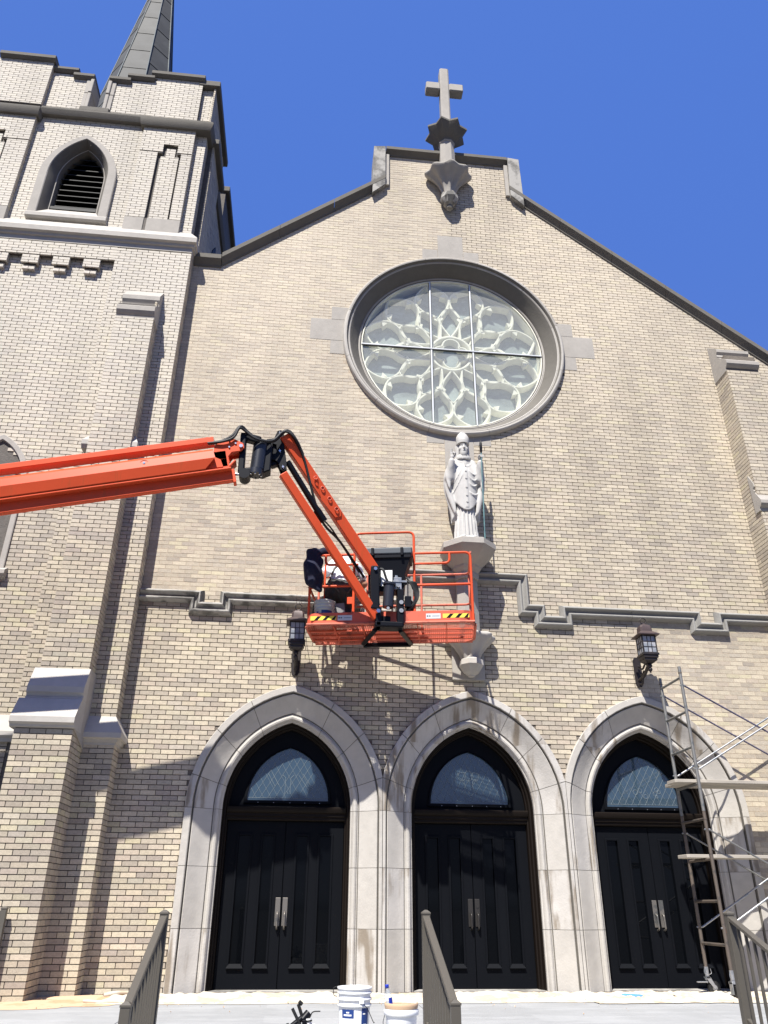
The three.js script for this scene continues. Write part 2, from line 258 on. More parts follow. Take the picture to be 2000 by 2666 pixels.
function layBricks(list, parent) {                    // the 300 that show largest are parts, the others one part
  camera.updateMatrixWorld(); camera.updateProjectionMatrix(); const inv = camera.matrixWorldInverse.copy(camera.matrixWorld).invert();
  for (const b of list) { const q = b.p.clone().applyMatrix4(inv); const d = -q.z; const s = q.clone().applyMatrix4(camera.projectionMatrix); const view = camera.position.clone().sub(b.p).normalize().dot(b.n); b.a = d > 0 && Math.abs(s.x) < 0.98 && Math.abs(s.y) < 0.98 && view > 0 ? b.w * b.h * view / (d * d) : 0; }
  list.sort((p, q) => q.a - p.a);
  list.slice(0, 300).forEach((b, i) => { const o = new THREE.Mesh(brickGeo[i % 3], toneMat(b.c)); o.name = 'brick'; o.applyMatrix4(b.m); o.castShadow = o.receiveShadow = true; parent.add(o); });
  const rest = list.slice(300), im = new THREE.InstancedMesh(brickGeo[0], brickMat, rest.length); im.name = 'brickwork'; im.userData.kind = 'stuff'; im.castShadow = im.receiveShadow = true;
  rest.forEach((b, i) => { im.setMatrixAt(i, b.m); im.setColorAt(i, C(...b.c)); }); parent.add(im);
}
const bleachY = (k) => (x, y) => k * smooth(2.5, 12.5, y);

// ------------------------------------------------------------------ church front
const S3 = 2.635, WO = 0.886, YS = 2.19, CA = 0.33;    // doorway spacing, half opening, springing, arc centre
const church = thing('church_front', 'buff brick church front with a round tracery window, stepped gable and three pointed doorways', 'church');
const archX = (r, t) => { const R = CA + WO + r, th = Math.acos(CA / R) * t; return [CA - R * Math.cos(th), YS + R * Math.sin(th)]; };
function archLine(r, n = 14, y0 = 0) { const a = [[-(WO + r), y0]]; for (let i = 0; i <= n; i++) a.push(archX(r, i / n)); const b = a.slice(0, -1).reverse().map(([x, y]) => [-x, y]); return a.concat(b); }
const RY = 10.49, RR = 2.118;                          // round window
const gableY = (x) => Math.abs(x) > 4.53 ? 11.95 : Math.abs(x) > 1.3 ? 14.62 - 0.825 * (Math.abs(x) - 1.3) : 15.55;
const gableR = (x) => x > 1.3 ? 14.62 - 0.825 * (x - 1.3) : gableY(x);
const inArch = (x, y, r) => { for (const cx of [-S3, 0, S3]) { const dx = Math.abs(x - cx); if (dx > WO + r) continue; if (y < YS) return true; if (Math.hypot(dx + CA, y - YS) < CA + WO + r) return true; } return false; };
{
  const out = [[-5.034, -0.3], [9.5, -0.3], [9.5, gableR(9.5)], [1.3, 14.62], [1.3, 15.55], [-1.3, 15.55], [-1.3, 14.62], [-4.53, 11.955], [-5.034, 11.955]];
  const holes = [circlePts(0, RY, 2.03, 72), ...[-S3, 0, S3].map((cx) => archLine(0.40, 14, 0.002).map(([x, y]) => [x + cx, y]))];
  part('wall', extrude(out, -0.42, -0.0135, holes), M.mortarOld, church);
  // fresh pointing: the wall left of the centre line above the string course, and right of the right lantern
  const arcL = []; for (let i = 0; i <= 30; i++) { const a = -Math.PI / 2 - Math.PI * i / 30; arcL.push([Math.cos(a) * 2.05, RY + Math.sin(a) * 2.05]); }
  part('fresh_pointing', extrude([[-5.03, 5.2], [-0.05, 5.2], ...arcL, [-0.02, 15.5], [-1.29, 15.5], [-1.29, 14.6], [-4.53, 11.94], [-5.03, 11.94]], -0.0133, -0.0022), M.mortarNew, church, 'flush pale mortar of the freshly pointed wall');
  const arcR = []; for (let i = 0; i <= 16; i++) { const [x, y] = archX(0.43, 1 - i / 16); arcR.push([S3 - x, y]); }
  part('fresh_pointing', extrude([[2.72, 5.2], [2.66, 4.4], ...arcR.map(([x, y]) => [Math.max(x, 2.66), y]), [S3 + WO + 0.43, 0], [9.4, 0], [9.4, 5.2]], -0.0133, -0.0022), M.mortarNew, church, 'flush pale mortar of the freshly pointed wall');
}
const facadeBricks = [];
facing(facadeBricks, { o: [-5.034, 0, 0], u: [1, 0, 0], n: [0, 0, 1], W: 13.6, y0: 0, y1: 15.6, inset0: 0.002, seed: 1, bleach: bleachY(0.50), grime: (x, y) => 0.16 * smooth(0.45, 0, 5.05 - y) * (y < 5.05 ? 1 : 0) * (0.4 + wGrid(x * 5, 1)) + (y < 8.4 && Math.abs(x) < 1.4 ? 0.12 * smooth(1.6, 0, 8.4 - y) * smooth(0.35, 0.8, wGrid(x * 6, 3)) : 0) + 0.12 * smooth(0.5, 0, y) * wGrid(x * 3, 7), skip: (x, y) => y > gableR(x) + 0.06 || Math.hypot(x, y - RY) < 2.09 || inArch(x, y, 0.46) });

// doorways -----------------------------------------------------------
const ARCH = [[0.485, -0.06], [0.485, 0.040], [0.478, 0.050], [0.396, 0.052], [0.386, 0.044], [0.383, 0.004], [0.374, -0.010], [0.366, 0.012], [0.356, 0.016], [0.30, -0.018], [0.24, -0.058], [0.18, -0.096], [0.124, -0.118], [0.112, -0.138], [0.098, -0.136], [0.086, -0.116], [0.066, -0.106], [0.044, -0.112], [0.026, -0.132], [0.018, -0.158], [0.002, -0.166], [0, -0.20], [0, -0.44], [0.1, -0.44], [0.3, -0.2]];
function archRing(cx, st, side, dr = 0) {              // one ring of the profile; st = jamb height or arc parameter
  return ARCH.map(([r, z]) => { let x, y; r = r + dr * (r < 0.05 ? 1 : -1); if (st.y !== undefined) { x = -(WO + r); y = st.y; } else[x, y] = archX(r, st.t); x *= side; let X = cx + x; if (cx < 1) X = Math.min(X, cx + S3 / 2 - 0.0035); if (cx > -1) X = Math.max(X, cx - S3 / 2 + 0.0035); return [X, y, z - (z > -0.3 ? dr : 0)]; });
}
const G4 = 0.0065;
for (const [ai, cx] of [-S3, 0, S3].entries()) {
  const core = []; for (const s of [0, 0.72, 1.44, YS]) core.push({ y: s }); for (let i = 1; i <= 12; i++) core.push({ t: i / 12 });
  const bed = [-1, 1].map((sd) => loft(core.map((c) => archRing(cx, c, -sd, 0.006)), true, false, 0.5));
  const arch = part('archway', bed, M.stoneDark, church);
  const pieces = [];
  for (const sd of [-1, 1]) {
    const ys = [0.001, 0.712, 1.437, 2.155]; for (let i = 0; i < 3; i++) pieces.push([sd, [{ y: ys[i] + G4 / 2 }, { y: ys[i + 1] - G4 / 2 }]]);
    const ts = [0.0, 0.172, 0.46, 0.72]; for (let i = 0; i < 3; i++) { const l = i === 0 ? [{ y: 2.155 + G4 / 2 }] : []; for (let k = 0; k <= 5; k++) l.push({ t: lerp(ts[i] + (i ? 0.0022 : 0), ts[i + 1] - 0.0022, k / 5) }); pieces.push([sd, l]); }
  }
  for (const [i, [sd, l]] of pieces.entries()) part('arch_stone', loft(l.map((c) => archRing(cx, c, -sd)), true, true, 0.5), (i * 7 + ai * 5) % 3 === 0 || (ai === 1 && i % 2) ? M.stoneStain : M.stoneLight, arch);
  const apex = []; for (let k = 0; k <= 4; k++) apex.push(archRing(cx, { t: lerp(0.7222, 1, k / 4) }, 1)); for (let k = 3; k >= 0; k--) apex.push(archRing(cx, { t: lerp(0.7222, 1, k / 4) }, -1));
  part('arch_stone', loft(apex, true, true, 0.5), ai === 1 ? M.stoneStain : M.stoneLight, arch);

  // frame, transom and pointed panel
  const FR = [[0.004, -0.20], [-0.012, -0.205], [-0.022, -0.23], [-0.022, -0.265], [-0.042, -0.275], [-0.052, -0.30], [-0.052, -0.33], [-0.068, -0.34], [-0.072, -0.46], [0.004, -0.46]];
  const frameRing = (c, sd) => FR.map(([r, z]) => { let x, y; if (c.y !== undefined) { x = -(WO + r); y = c.y; } else[x, y] = archX(r, c.t); return [cx + x * sd, y, z]; });
  const frame = part('door_frame', [-1, 1].map((sd) => loft(core.map((c) => frameRing(c, -sd)), true, true, 0.5)), M.bronzeFrame, church);
  part('transom', [profX([[-0.46, 2.04], [-0.36, 2.04], [-0.345, 2.055], [-0.345, 2.085], [-0.325, 2.095], [-0.325, 2.13], [-0.30, 2.145], [-0.285, 2.175], [-0.285, 2.21], [-0.30, 2.222], [-0.46, 2.235]], cx - 0.83, cx + 0.83)], M.bronzeFrame, frame);
  const win = (h, c, y0, n = 10) => { const R = c + h, th = Math.acos(c / R), a = [[-h, y0]]; for (let i = 1; i <= n; i++) a.push([c - R * Math.cos(th * i / n), y0 + R * Math.sin(th * i / n)]); return a.concat(a.slice(0, -1).reverse().map(([x, y]) => [-x, y])); };
  const W0 = win(0.585, 0.182, 2.30), off = (l) => l.map(([x, y]) => [x + cx, y]);
  const panelOut = archLine(-0.06, 14, 2.2).map(([x, y]) => [x + cx, Math.max(y, 2.2)]);
  const tp = part('transom_panel', extrude(panelOut, -0.46, -0.40, [off(win(0.575, 0.18, 2.31))]), M.blackPaint, church);
  part('moulding', extrude(off(win(0.62, 0.19, 2.262)), -0.41, -0.375, [off(W0)], 0.008), M.blackPaint, tp);
  part('window_pane', extrude(off(win(0.58, 0.181, 2.305)), -0.412, -0.408), M.leadGlass, tp);
  const inside = (x, y) => y > 2.335 && Math.hypot(Math.abs(x) + 0.182, y - 2.30) < 0.755;
  const lines = []; const seg = (a, b, w = 0.0028) => { let s = null; for (let i = 0; i <= 40; i++) { const x = lerp(a[0], b[0], i / 40), y = lerp(a[1], b[1], i / 40), k = inside(x, y); if (k && !s) s = [x, y]; if (s && (!k || i === 40)) { const j = k ? i : i - 1, e = [lerp(a[0], b[0], j / 40), lerp(a[1], b[1], j / 40)]; if (Math.hypot(e[0] - s[0], e[1] - s[1]) > 0.012) lines.push(cyl([s[0] + cx, s[1], -0.4062], [e[0] + cx, e[1], -0.4062], w, 5)); s = null; } } };
  for (let k = -12; k <= 12; k++) { const s = k * 0.105; seg([s, 2.30], [s + 0.75 * 0.62, 3.05]); seg([s, 2.30], [s - 0.75 * 0.62, 3.05]); }
  seg([-0.58, 2.345], [0.58, 2.345]); for (let k = -7; k <= 7; k++) seg([k * 0.078, 2.31], [k * 0.078, 2.345]);
  // a small emblem in the leading, different over each door
  const emb = ai === 0 ? [[[-0.045, 2.40], [-0.045, 2.62]], [[0.03, 2.40], [0.03, 2.62]], [[-0.045, 2.62], [-0.09, 2.66]], [[0.03, 2.62], [0.075, 2.66]], [[-0.14, 2.52], [-0.25, 2.70]], [[-0.19, 2.50], [-0.30, 2.68]], [[0.14, 2.66], [0.32, 2.42]], [[0.20, 2.68], [0.36, 2.46]], [[-0.02, 2.44], [0.0, 2.40]]] : ai === 1 ? [[[-0.06, 2.46], [-0.06, 2.62]], [[0.06, 2.46], [0.06, 2.62]], [[-0.06, 2.46], [0, 2.38]], [[0.06, 2.46], [0, 2.38]], [[-0.10, 2.66], [-0.06, 2.62]], [[0.10, 2.66], [0.06, 2.62]]] : [];
  for (const [a, b] of emb) seg(a, b, 0.0042);
  if (ai !== 0) for (const [x, y, r] of ai === 1 ? [[0, 2.70, 0.07], [-0.1, 2.69, 0.06], [0.1, 2.69, 0.06]] : [[-0.10, 2.52, 0.035], [-0.03, 2.54, 0.03], [0.20, 2.50, 0.03], [0.26, 2.53, 0.028], [0.23, 2.56, 0.028], [0.05, 2.46, 0.03], [0.22, 2.46, 0.02]]) for (let k = 0; k < 10; k++) { const a = k / 10 * 6.283, b = (k + 1) / 10 * 6.283; seg([x + Math.cos(a) * r, y + Math.sin(a) * r], [x + Math.cos(b) * r, y + Math.sin(b) * r], 0.0034); }
  part('lead_strips', lines, M.leadLine, tp);
  part('clips', [-0.42, -0.2, 0.03, 0.24, 0.45].map((x) => box(cx + x, cx + x + 0.010, 2.274, 2.283, -0.376, -0.372)), M.galv, tp);
  // the two leaves
  for (const sd of [-1, 1]) {
    const X = (a, b) => sd < 0 ? [cx + a, cx + b] : [cx - b, cx - a];
    const [l0, l1] = X(-0.812, -0.004), lt = [X(-0.645, -0.475), X(-0.315, -0.158)];
    const leaf = part('door_leaf', extrude([[l0, 0.012], [l1, 0.012], [l1, 2.035], [l0, 2.035]], -0.455, -0.405, lt.map(([a, b]) => [[a, 0.295], [b, 0.295], [b, 1.85], [a, 1.85]]), 0.003), M.blackPaint, church);
    for (const [a, b] of lt) {
      part('glass_panel', box(a, b, 0.295, 1.85, -0.44, -0.434), M.darkGlass, leaf);
      part('panel_moulding', [box(a - 0.022, a + 0.006, 0.27, 1.876, -0.406, -0.392, 0.004), box(b - 0.006, b + 0.022, 0.27, 1.876, -0.406, -0.392, 0.004), box(a + 0.006, b - 0.006, 1.846, 1.876, -0.406, -0.392, 0.004), loft([[[a - 0.024, 0.245, -0.406], [b + 0.024, 0.245, -0.406], [b + 0.024, 0.245, -0.372], [a - 0.024, 0.245, -0.372]], [[a - 0.024, 0.252, -0.406], [b + 0.024, 0.252, -0.406], [b + 0.024, 0.252, -0.370], [a - 0.024, 0.252, -0.370]], [[a + 0.004, 0.30, -0.43], [b - 0.004, 0.30, -0.43], [b - 0.004, 0.30, -0.404], [a + 0.004, 0.30, -0.404]]], true, true, 0.3)], M.blackPaint, leaf);
    }
    const hx = cx + sd * 0.048, plate = mat(0.20, 0.185, 0.165, { roughness: 0.42, metalness: 0.6, map: T.wear }); if (ai === 1) plate.color.setRGB(0.05, 0.046, 0.042);
    part('handle', [box(hx - 0.034, hx + 0.034, 0.735, 1.075, -0.406, -0.396, 0.012), bent([[hx, 0.90, -0.396], [hx, 0.885, -0.352], [hx, 0.715, -0.345], [hx, 0.70, -0.40]], 0.013, 0.03), ...(ai === 1 && sd > 0 ? [cyl([hx, 0.985, -0.398], [hx, 0.985, -0.388], 0.021, 14)] : [])], plate, leaf);
  }
  part('threshold', box(cx - WO, cx + WO, -0.02, 0.011, -0.5, -0.20), M.stoneWeather, church);
  part('recess_back', box(cx - 1.1, cx + 1.1, 0, 3.6, -0.52, -0.462), M.louvre, church);
}

// round window --------------------------------------------------------
{
  const P = [[2.118, -0.06], [2.118, 0.030], [2.112, 0.055], [2.098, 0.076], [2.075, 0.088], [2.05, 0.085], [2.032, 0.066], [2.024, 0.040], [2.012, 0.030], [1.998, 0.034], [1.985, 0.024], [1.93, -0.05], [1.87, -0.13], [1.822, -0.185], [1.815, -0.205], [1.80, -0.21], [1.79, -0.20], [1.775, -0.21], [1.765, -0.235], [1.755, -0.30], [1.755, -0.42], [2.0, -0.42]];
  const ring = (a, d) => P.map(([r, z]) => [Math.sin(a) * (r + (r < 1.76 ? d : -d)), RY + Math.cos(a) * (r + (r < 1.76 ? d : -d)), z - (z > -0.25 ? d : 0)]);
  const N = 96, core = []; for (let i = 0; i <= N; i++) core.push(ring(i / N * Math.PI * 2, 0.005));
  const rose = part('round_window', loft(core, true, false, 0.5), M.stoneDark, church);
  for (let k = 0; k < 12; k++) { const a0 = (k - 0.5) / 12 * Math.PI * 2, a1 = (k + 0.5) / 12 * Math.PI * 2, g = 0.0016; const rs = []; for (let i = 0; i <= 8; i++) rs.push(ring(lerp(a0 + g, a1 - g, i / 8), 0)); part('ring_stone', loft(rs, true, true, 0.5), (k > 2 && k < 10) || k % 4 === 1 ? M.stoneLight : M.stone, rose); }
  // tracery: ribs with a front face and depth, swept along closed curves
  const rib = (pts, w, z0, z1, closed = true) => { const n = pts.length; return loft(pts.concat(closed ? [pts[0]] : []).map((p, i) => { const a = pts[closed ? (i - 1 + n) % n : Math.max(i - 1, 0)], b = pts[closed ? (i + 1) % n : Math.min(i + 1, n - 1)]; let tx = b[0] - a[0], ty = b[1] - a[1]; const L = Math.hypot(tx, ty) || 1; tx /= L; ty /= L; const q = (s, z) => [p[0] - ty * s, p[1] + tx * s, z]; return [q(-w * 2.2, z0), q(-w, z1 - 0.012), q(-w * 0.55, z1), q(w * 0.55, z1), q(w, z1 - 0.012), q(w * 2.2, z0)]; }), true, !closed, 0.5); };
  const petal = (a, r0, r1, hw, sharp) => { const o = [], n = 30; for (let i = 0; i < n; i++) { const t = i / n * 2 - 1, f = 1 - Math.abs(t); const rad = lerp(r0, r1, f); const ww = hw * Math.sign(t) * Math.sin(Math.PI * Math.pow(f, sharp)) ** 0.8 * (f > 0.999 ? 0 : 1); o.push([Math.sin(a) * rad + Math.cos(a) * ww, RY + Math.cos(a) * rad - Math.sin(a) * ww]); } return o; };
  const ribs = [], Z0 = -0.47, Z1 = -0.32;
  ribs.push(rib(circlePts(0, RY, 0.40, 36), 0.027, Z0, Z1 + 0.01));
  for (let k = 0; k < 4; k++) { const a = k * Math.PI / 2; const lobe = []; for (let i = 0; i <= 12; i++) { const t = lerp(-1.9, 1.9, i / 12); lobe.push([Math.sin(a) * (0.185 + 0.165 * Math.cos(t)) + Math.cos(a) * 0.165 * Math.sin(t), RY + Math.cos(a) * (0.185 + 0.165 * Math.cos(t)) - Math.sin(a) * 0.165 * Math.sin(t)]); } ribs.push(rib(lobe, 0.018, Z0, Z1, false)); }
  for (let k = 0; k < 12; k++) {
    const a = k * Math.PI / 6, b = a + Math.PI / 12;
    ribs.push(rib(petal(a, 0.40, 1.15, 0.205, 1.25), 0.020, Z0, Z1));
    ribs.push(rib(petal(b, 0.88, 1.74, 0.345, 1.12), 0.021, Z0, Z1));
    for (const s of [-1, 1]) for (const [ang, rad, w, len] of [[b, 1.43, 0.30, 0.11], [a, 0.86, 0.19, 0.06]]) { const p = (r, x) => [Math.sin(ang) * r + Math.cos(ang) * x, RY + Math.cos(ang) * r - Math.sin(ang) * x]; const [x0, y0] = p(rad - 0.06, s * w), [x1, y1] = p(rad + 0.06, s * w), [x2, y2] = p(rad, s * (w - len)); ribs.push(extrude(s > 0 ? [[x0, y0], [x2, y2], [x1, y1]] : [[x0, y0], [x1, y1], [x2, y2]], Z0, Z1 - 0.01)); }
  }
  part('tracery', ribs, M.tracery, rose, 'cream painted stone tracery of petals round a four-lobed eye');
  part('stained_glass', moved(new THREE.CircleGeometry(1.76, 64), 0, RY, -0.475), M.roseGlass, rose);
  part('glass_edge', loft([circlePts(0, RY, 1.756, 64).map(([x, y]) => [x, y, -0.48]), circlePts(0, RY, 1.756, 64).map(([x, y]) => [x, y, -0.22]), circlePts(0, RY, 1.735, 64).map(([x, y]) => [x, y, -0.22]), circlePts(0, RY, 1.735, 64).map(([x, y]) => [x, y, -0.48])], true, false), M.tracery, rose);
  for (const [x0, x1] of [[-1.74, -0.41], [-0.40, 0.40], [0.41, 1.74]]) for (const s of [0, 1]) { // six panes of the outer glazing
    const pts = []; const n = 14; for (let i = 0; i <= n; i++) { const x = lerp(x0, x1, i / n); pts.push([x, RY + (s ? 1 : -1) * Math.sqrt(Math.max(0, 1.74 * 1.74 - x * x))]); } pts.push([x1, RY + (s ? 0.004 : -0.004)], [x0, RY + (s ? 0.004 : -0.004)]);
    part('window_pane', new THREE.ShapeGeometry(shape(pts)).translate(0, 0, -0.243), M.hazyPane, rose);
  }
  for (const x of [-0.406, 0.406]) { const h = Math.sqrt(1.75 * 1.75 - x * x); part('mullion', box(x - 0.015, x + 0.015, RY - h, RY + h, -0.26, -0.215, 0.005), M.alu, rose); part('glazing_gasket', [box(x - 0.023, x - 0.0155, RY - h, RY + h, -0.25, -0.226), box(x + 0.0155, x + 0.023, RY - h, RY + h, -0.25, -0.226)], M.rubber, rose); }
  part('crossbar', box(-1.75, 1.75, RY - 0.010, RY + 0.014, -0.262, -0.208, 0.004), M.alu, rose); part('glazing_gasket', box(-1.75, 1.75, RY - 0.024, RY - 0.0105, -0.25, -0.212), M.rubber, rose);
  // flush stones crossing the brick round the window
  const q = (x0, x1, y0, y1) => part('wall_stone', box(x0 + 0.003, x1 - 0.003, y0 + 0.003, y1 - 0.003, -0.04, 0.0045, 0.003), M.stone, church);
  q(-0.262, 0.262, RY + 2.03, 13.262); q(-0.58, -0.262, RY + 2.02, 12.85); q(0.262, 0.58, RY + 2.02, 12.85); q(-0.58, -0.262, 8.22, RY - 2.02); q(0.262, 0.58, 8.22, RY - 2.02); q(-0.262, 0.262, 7.72, RY - 2.03);
  for (const s of [-1, 1]) { const m = (a, b) => s < 0 ? [-b, -a] : [a, b]; q(...m(2.02, 2.73), 10.34, 10.84); q(...m(1.99, 2.345), 10.84, 11.15); q(...m(2.02, 2.345), 10.03, 10.34); }
}

// string course ------------------------------------------------------
{
  const SP = [[0, -0.03], [0.004, 0.02], [0.018, 0.06], [0.048, 0.112], [0.054, 0.116], [0.066, 0.116], [0.074, 0.104], [0.086, 0.074], [0.104, 0.052], [0.124, 0.045], [0.130, 0.050], [0.134, 0.070], [0.144, 0.086], [0.158, 0.090], [0.172, 0.084], [0.192, 0.05], [0.205, 0.02], [0.206, -0.03]];
  const half = [[1.03, 5.80], [1.03, 5.285], [1.275, 5.285], [1.275, 5.105], [1.495, 5.105], [1.495, 5.28], [3.845, 5.28], [3.845, 5.10], [4.08, 5.10], [4.08, 5.28], [5.05, 5.28]];
  const path = half.slice().reverse().map(([x, y]) => [-x, y]).concat(half);
  path[0] = [-5.03, 5.28];
  const nrm = (a, b) => { const L = Math.hypot(b[0] - a[0], b[1] - a[1]); return [(b[1] - a[1]) / L, -(b[0] - a[0]) / L]; };
  // the profile hangs on the lower/outer side of the path
  const mitre = path.map((p, i) => { const a = i ? nrm(path[i - 1], p) : nrm(p, path[1]), b = i + 1 < path.length ? nrm(p, path[i + 1]) : a; const d = 1 + a[0] * b[0] + a[1] * b[1]; return [(a[0] + b[0]) / d, (a[1] + b[1]) / d]; });
  const W = (i, p, m) => SP.map(([h, z]) => { const k = i ? 1 : 1; return [p[0] + m[0] * h * k, p[1] + m[1] * h, z]; });
  for (let i = 0; i + 1 < path.length; i++) {
    const a = path[i], b = path[i + 1], L = Math.hypot(b[0] - a[0], b[1] - a[1]), n = Math.max(1, Math.round(L / 1.3)), d = [(b[0] - a[0]) / L, (b[1] - a[1]) / L], mid = nrm(a, b);
    for (let k = 0; k < n; k++) { const s0 = k / n, s1 = (k + 1) / n; const p0 = [lerp(a[0], b[0], s0) + (k ? d[0] * 0.003 : 0), lerp(a[1], b[1], s0) + (k ? d[1] * 0.003 : 0)], p1 = [lerp(a[0], b[0], s1) - (k + 1 < n ? d[0] * 0.003 : 0), lerp(a[1], b[1], s1) - (k + 1 < n ? d[1] * 0.003 : 0)];
      if (Math.hypot(p0[0] - p1[0], p0[1] - p1[1]) < 0.01) continue;
      part('string_course_stone', loft([W(i, p0, k ? mid : mitre[i]), W(i, p1, k + 1 < n ? mid : mitre[i + 1])], true, true, 0.4), a[0] < -1.1 ? M.stoneWeather : M.stoneGrey, church); }
  }
}
// coping -------------------------------------------------------------
{
  const CP = [[-0.46, 0.25], [0.10, 0.255], [0.122, 0.235], [0.122, 0.135], [0.108, 0.125], [0.03, 0.03], [0.022, 0.0], [-0.46, 0.0]];
  const run = (a, b, flip) => { const L = Math.hypot(b[0] - a[0], b[1] - a[1]), n = Math.max(1, Math.round(L / 1.25)); for (let k = 0; k < n; k++) { const g = 0.004 / L, s0 = k / n + g, s1 = (k + 1) / n - g, e = (s) => CP.map(([z, h]) => [lerp(a[0], b[0], s), lerp(a[1], b[1], s) + h * (flip || 1), z]); part('coping_stone', loft([e(s0), e(s1)], true, true, 0.4), M.stoneDark, church); } };
  run([-4.50, 11.93], [-1.34, 14.545], 1.08); run([1.34, 14.545], [9.5, 14.545 - 0.825 * 8.16], 1.08); run([-5.03, 11.90], [-4.505, 11.90], 1.0);
  run([-1.335, 15.50], [1.335, 15.50], 0.8);
  for (const s of [-1, 1]) { const X = (a, b) => s < 0 ? [-b, -a] : [a, b]; const [x0, x1] = X(1.345, 1.60);
    part('kneeler', extrude(s < 0 ? [[x0 - 0.02, 14.22], [x1, 14.5], [x1, 15.69], [x0, 15.66]] : [[x0, 14.5], [x1 + 0.02, 14.22], [x1, 15.66], [x0, 15.69]], -0.46, 0.118, [], 0.008), M.stoneWeather, church);
    const [y0, y1] = X(1.262, 1.343); part('kneeler_return', box(y0, y1, 14.56, 15.51, -0.44, 0.06, 0.006), M.stone, church); }
}
// cross, its column and leaf corbel ------------------------------------
{
  const oct = (r, y, z0, rot = Math.PI / 8, sc = 0) => { const o = []; for (let k = 0; k < 16; k++) { const a = k / 16 * Math.PI * 2 + rot, q = (k & 1) ? r * (Math.cos(Math.PI / 8) - sc) : r; o.push([Math.sin(a) * q, y, z0 + Math.cos(a) * q]); } return o; };
  const z = 0.10, fin0 = part('cross_finial', loft([oct(0.172, 15.05, z), oct(0.172, 15.62, z), oct(0.165, 15.622, z), oct(0.165, 15.86, z), oct(0.185, 15.88, z), oct(0.185, 15.90, z), oct(0.168, 15.93, z)], true, true, 0.35), M.stone, church, 'carved stone column topped by a plain cross');
  part('capital', loft([oct(0.17, 15.9, z), oct(0.20, 15.96, z, Math.PI / 8, 0.02), oct(0.275, 16.02, z, Math.PI / 8, 0.06), oct(0.385, 16.13, z, Math.PI / 8, 0.11), oct(0.475, 16.235, z, Math.PI / 8, 0.14), oct(0.475, 16.285, z, Math.PI / 8, 0.14), oct(0.13, 16.42, z, Math.PI / 8, 0)], true, true, 0.35), M.stoneDark, fin0);
  const ch = (x0, x1, y0, y1, z0, z1, c) => extrude([[x0 + c, y0], [x1 - c, y0], [x1, y0 + c], [x1, y1 - c], [x1 - c, y1], [x0 + c, y1], [x0, y1 - c], [x0, y0 + c]], z0, z1, [], 0.018);
  part('cross', [loft([[0, 16.3], [0, 18.44]].map(([, y]) => [[-0.105, -0.09], [-0.075, -0.115], [0.075, -0.115], [0.105, -0.09], [0.105, 0.09], [0.075, 0.115], [-0.075, 0.115], [-0.105, 0.09]].map(([x, zz]) => [x, y, z + zz])), true, true, 0.3), ch(-0.43, -0.106, 17.69, 17.93, z - 0.112, z + 0.112, 0.02), ch(0.106, 0.43, 17.69, 17.93, z - 0.112, z + 0.112, 0.02)], M.stone, fin0);
  // leafy bowl under the column
  const leaf = (r, y, zc, lob, k = 8) => { const o = []; for (let i = 0; i < 64; i++) { const a = i / 64 * Math.PI * 2, q = r * (1 + lob * Math.cos(a * k)); o.push([Math.sin(a) * q, y + lob * 0.12 * r * Math.cos(a * k), zc + Math.cos(a) * q * 0.82]); } return o; };
  const bowl = (y, sc, zc) => [leaf(0.13 * sc, y - 0.02, zc, 0.12), leaf(0.15 * sc, y + 0.10 * sc, zc, 0.14), leaf(0.20 * sc, y + 0.24 * sc, zc, 0.14), leaf(0.30 * sc, y + 0.38 * sc, zc, 0.11), leaf(0.42 * sc, y + 0.50 * sc, zc, 0.09), leaf(0.485 * sc, y + 0.565 * sc, zc, 0.075), leaf(0.49 * sc, y + 0.60 * sc, zc, 0.07), leaf(0.45 * sc, y + 0.635 * sc, zc, 0.06), leaf(0.17 * sc, y + 0.66 * sc, zc, 0)];
  part('leaf_corbel', loft(bowl(14.33, 0.98, 0.12), true, true, 0.9), M.stone, fin0);
  const pend = (y, s, zc) => [oct(0.05 * s, y - 0.42 * s, zc), oct(0.07 * s, y - 0.41 * s, zc), oct(0.07 * s, y - 0.34 * s, zc), oct(0.13 * s, y - 0.30 * s, zc), oct(0.195 * s, y - 0.17 * s, zc), oct(0.19 * s, y - 0.07 * s, zc), oct(0.10 * s, y - 0.02 * s, zc), oct(0.08 * s, y + 0.12 * s, zc)];
  part('pendant', loft(pend(14.33, 0.98, 0.12), true, true, 0.3), M.stoneWeather, fin0);

  // statue bracket
  const st = part('statue_bracket', loft([oct(0.455, 6.01, 0.27, 0), oct(0.455, 6.10, 0.27, 0), oct(0.44, 6.112, 0.27, 0)].map((r, i) => r.filter((_, k) => k % 2 === 0).map((p) => { const k = 1; const a = Math.atan2(p[0], p[2] - 0.27) + Math.PI / 8, q = i === 2 ? 0.44 : 0.455; return [Math.sin(a) * q, p[1], 0.27 + Math.cos(a) * q]; })), true, true, 0.3), M.stone, church, 'octagonal stone bracket on a carved column under the statue');
  const o8 = (r, y, zc) => { const o = []; for (let k = 0; k < 8; k++) { const a = k / 8 * Math.PI * 2 + Math.PI / 8; o.push([Math.sin(a) * r, y, zc + Math.cos(a) * r]); } return o; };
  part('bracket_bell', loft([o8(0.19, 5.60, 0.09), o8(0.205, 5.66, 0.09), o8(0.19, 5.70, 0.10), o8(0.235, 5.76, 0.13), o8(0.24, 5.79, 0.14), o8(0.30, 5.85, 0.19), o8(0.42, 5.96, 0.25), o8(0.452, 6.009, 0.27)], true, true, 0.35), M.stone, st);
  part('bracket_column', loft([o8(0.18, 4.60, 0.06), o8(0.178, 5.62, 0.06)], true, true, 0.3), M.stone, st);
  part('leaf_corbel', loft(bowl(4.20, 0.78, 0.10), true, true, 0.9), M.stoneLight, st);
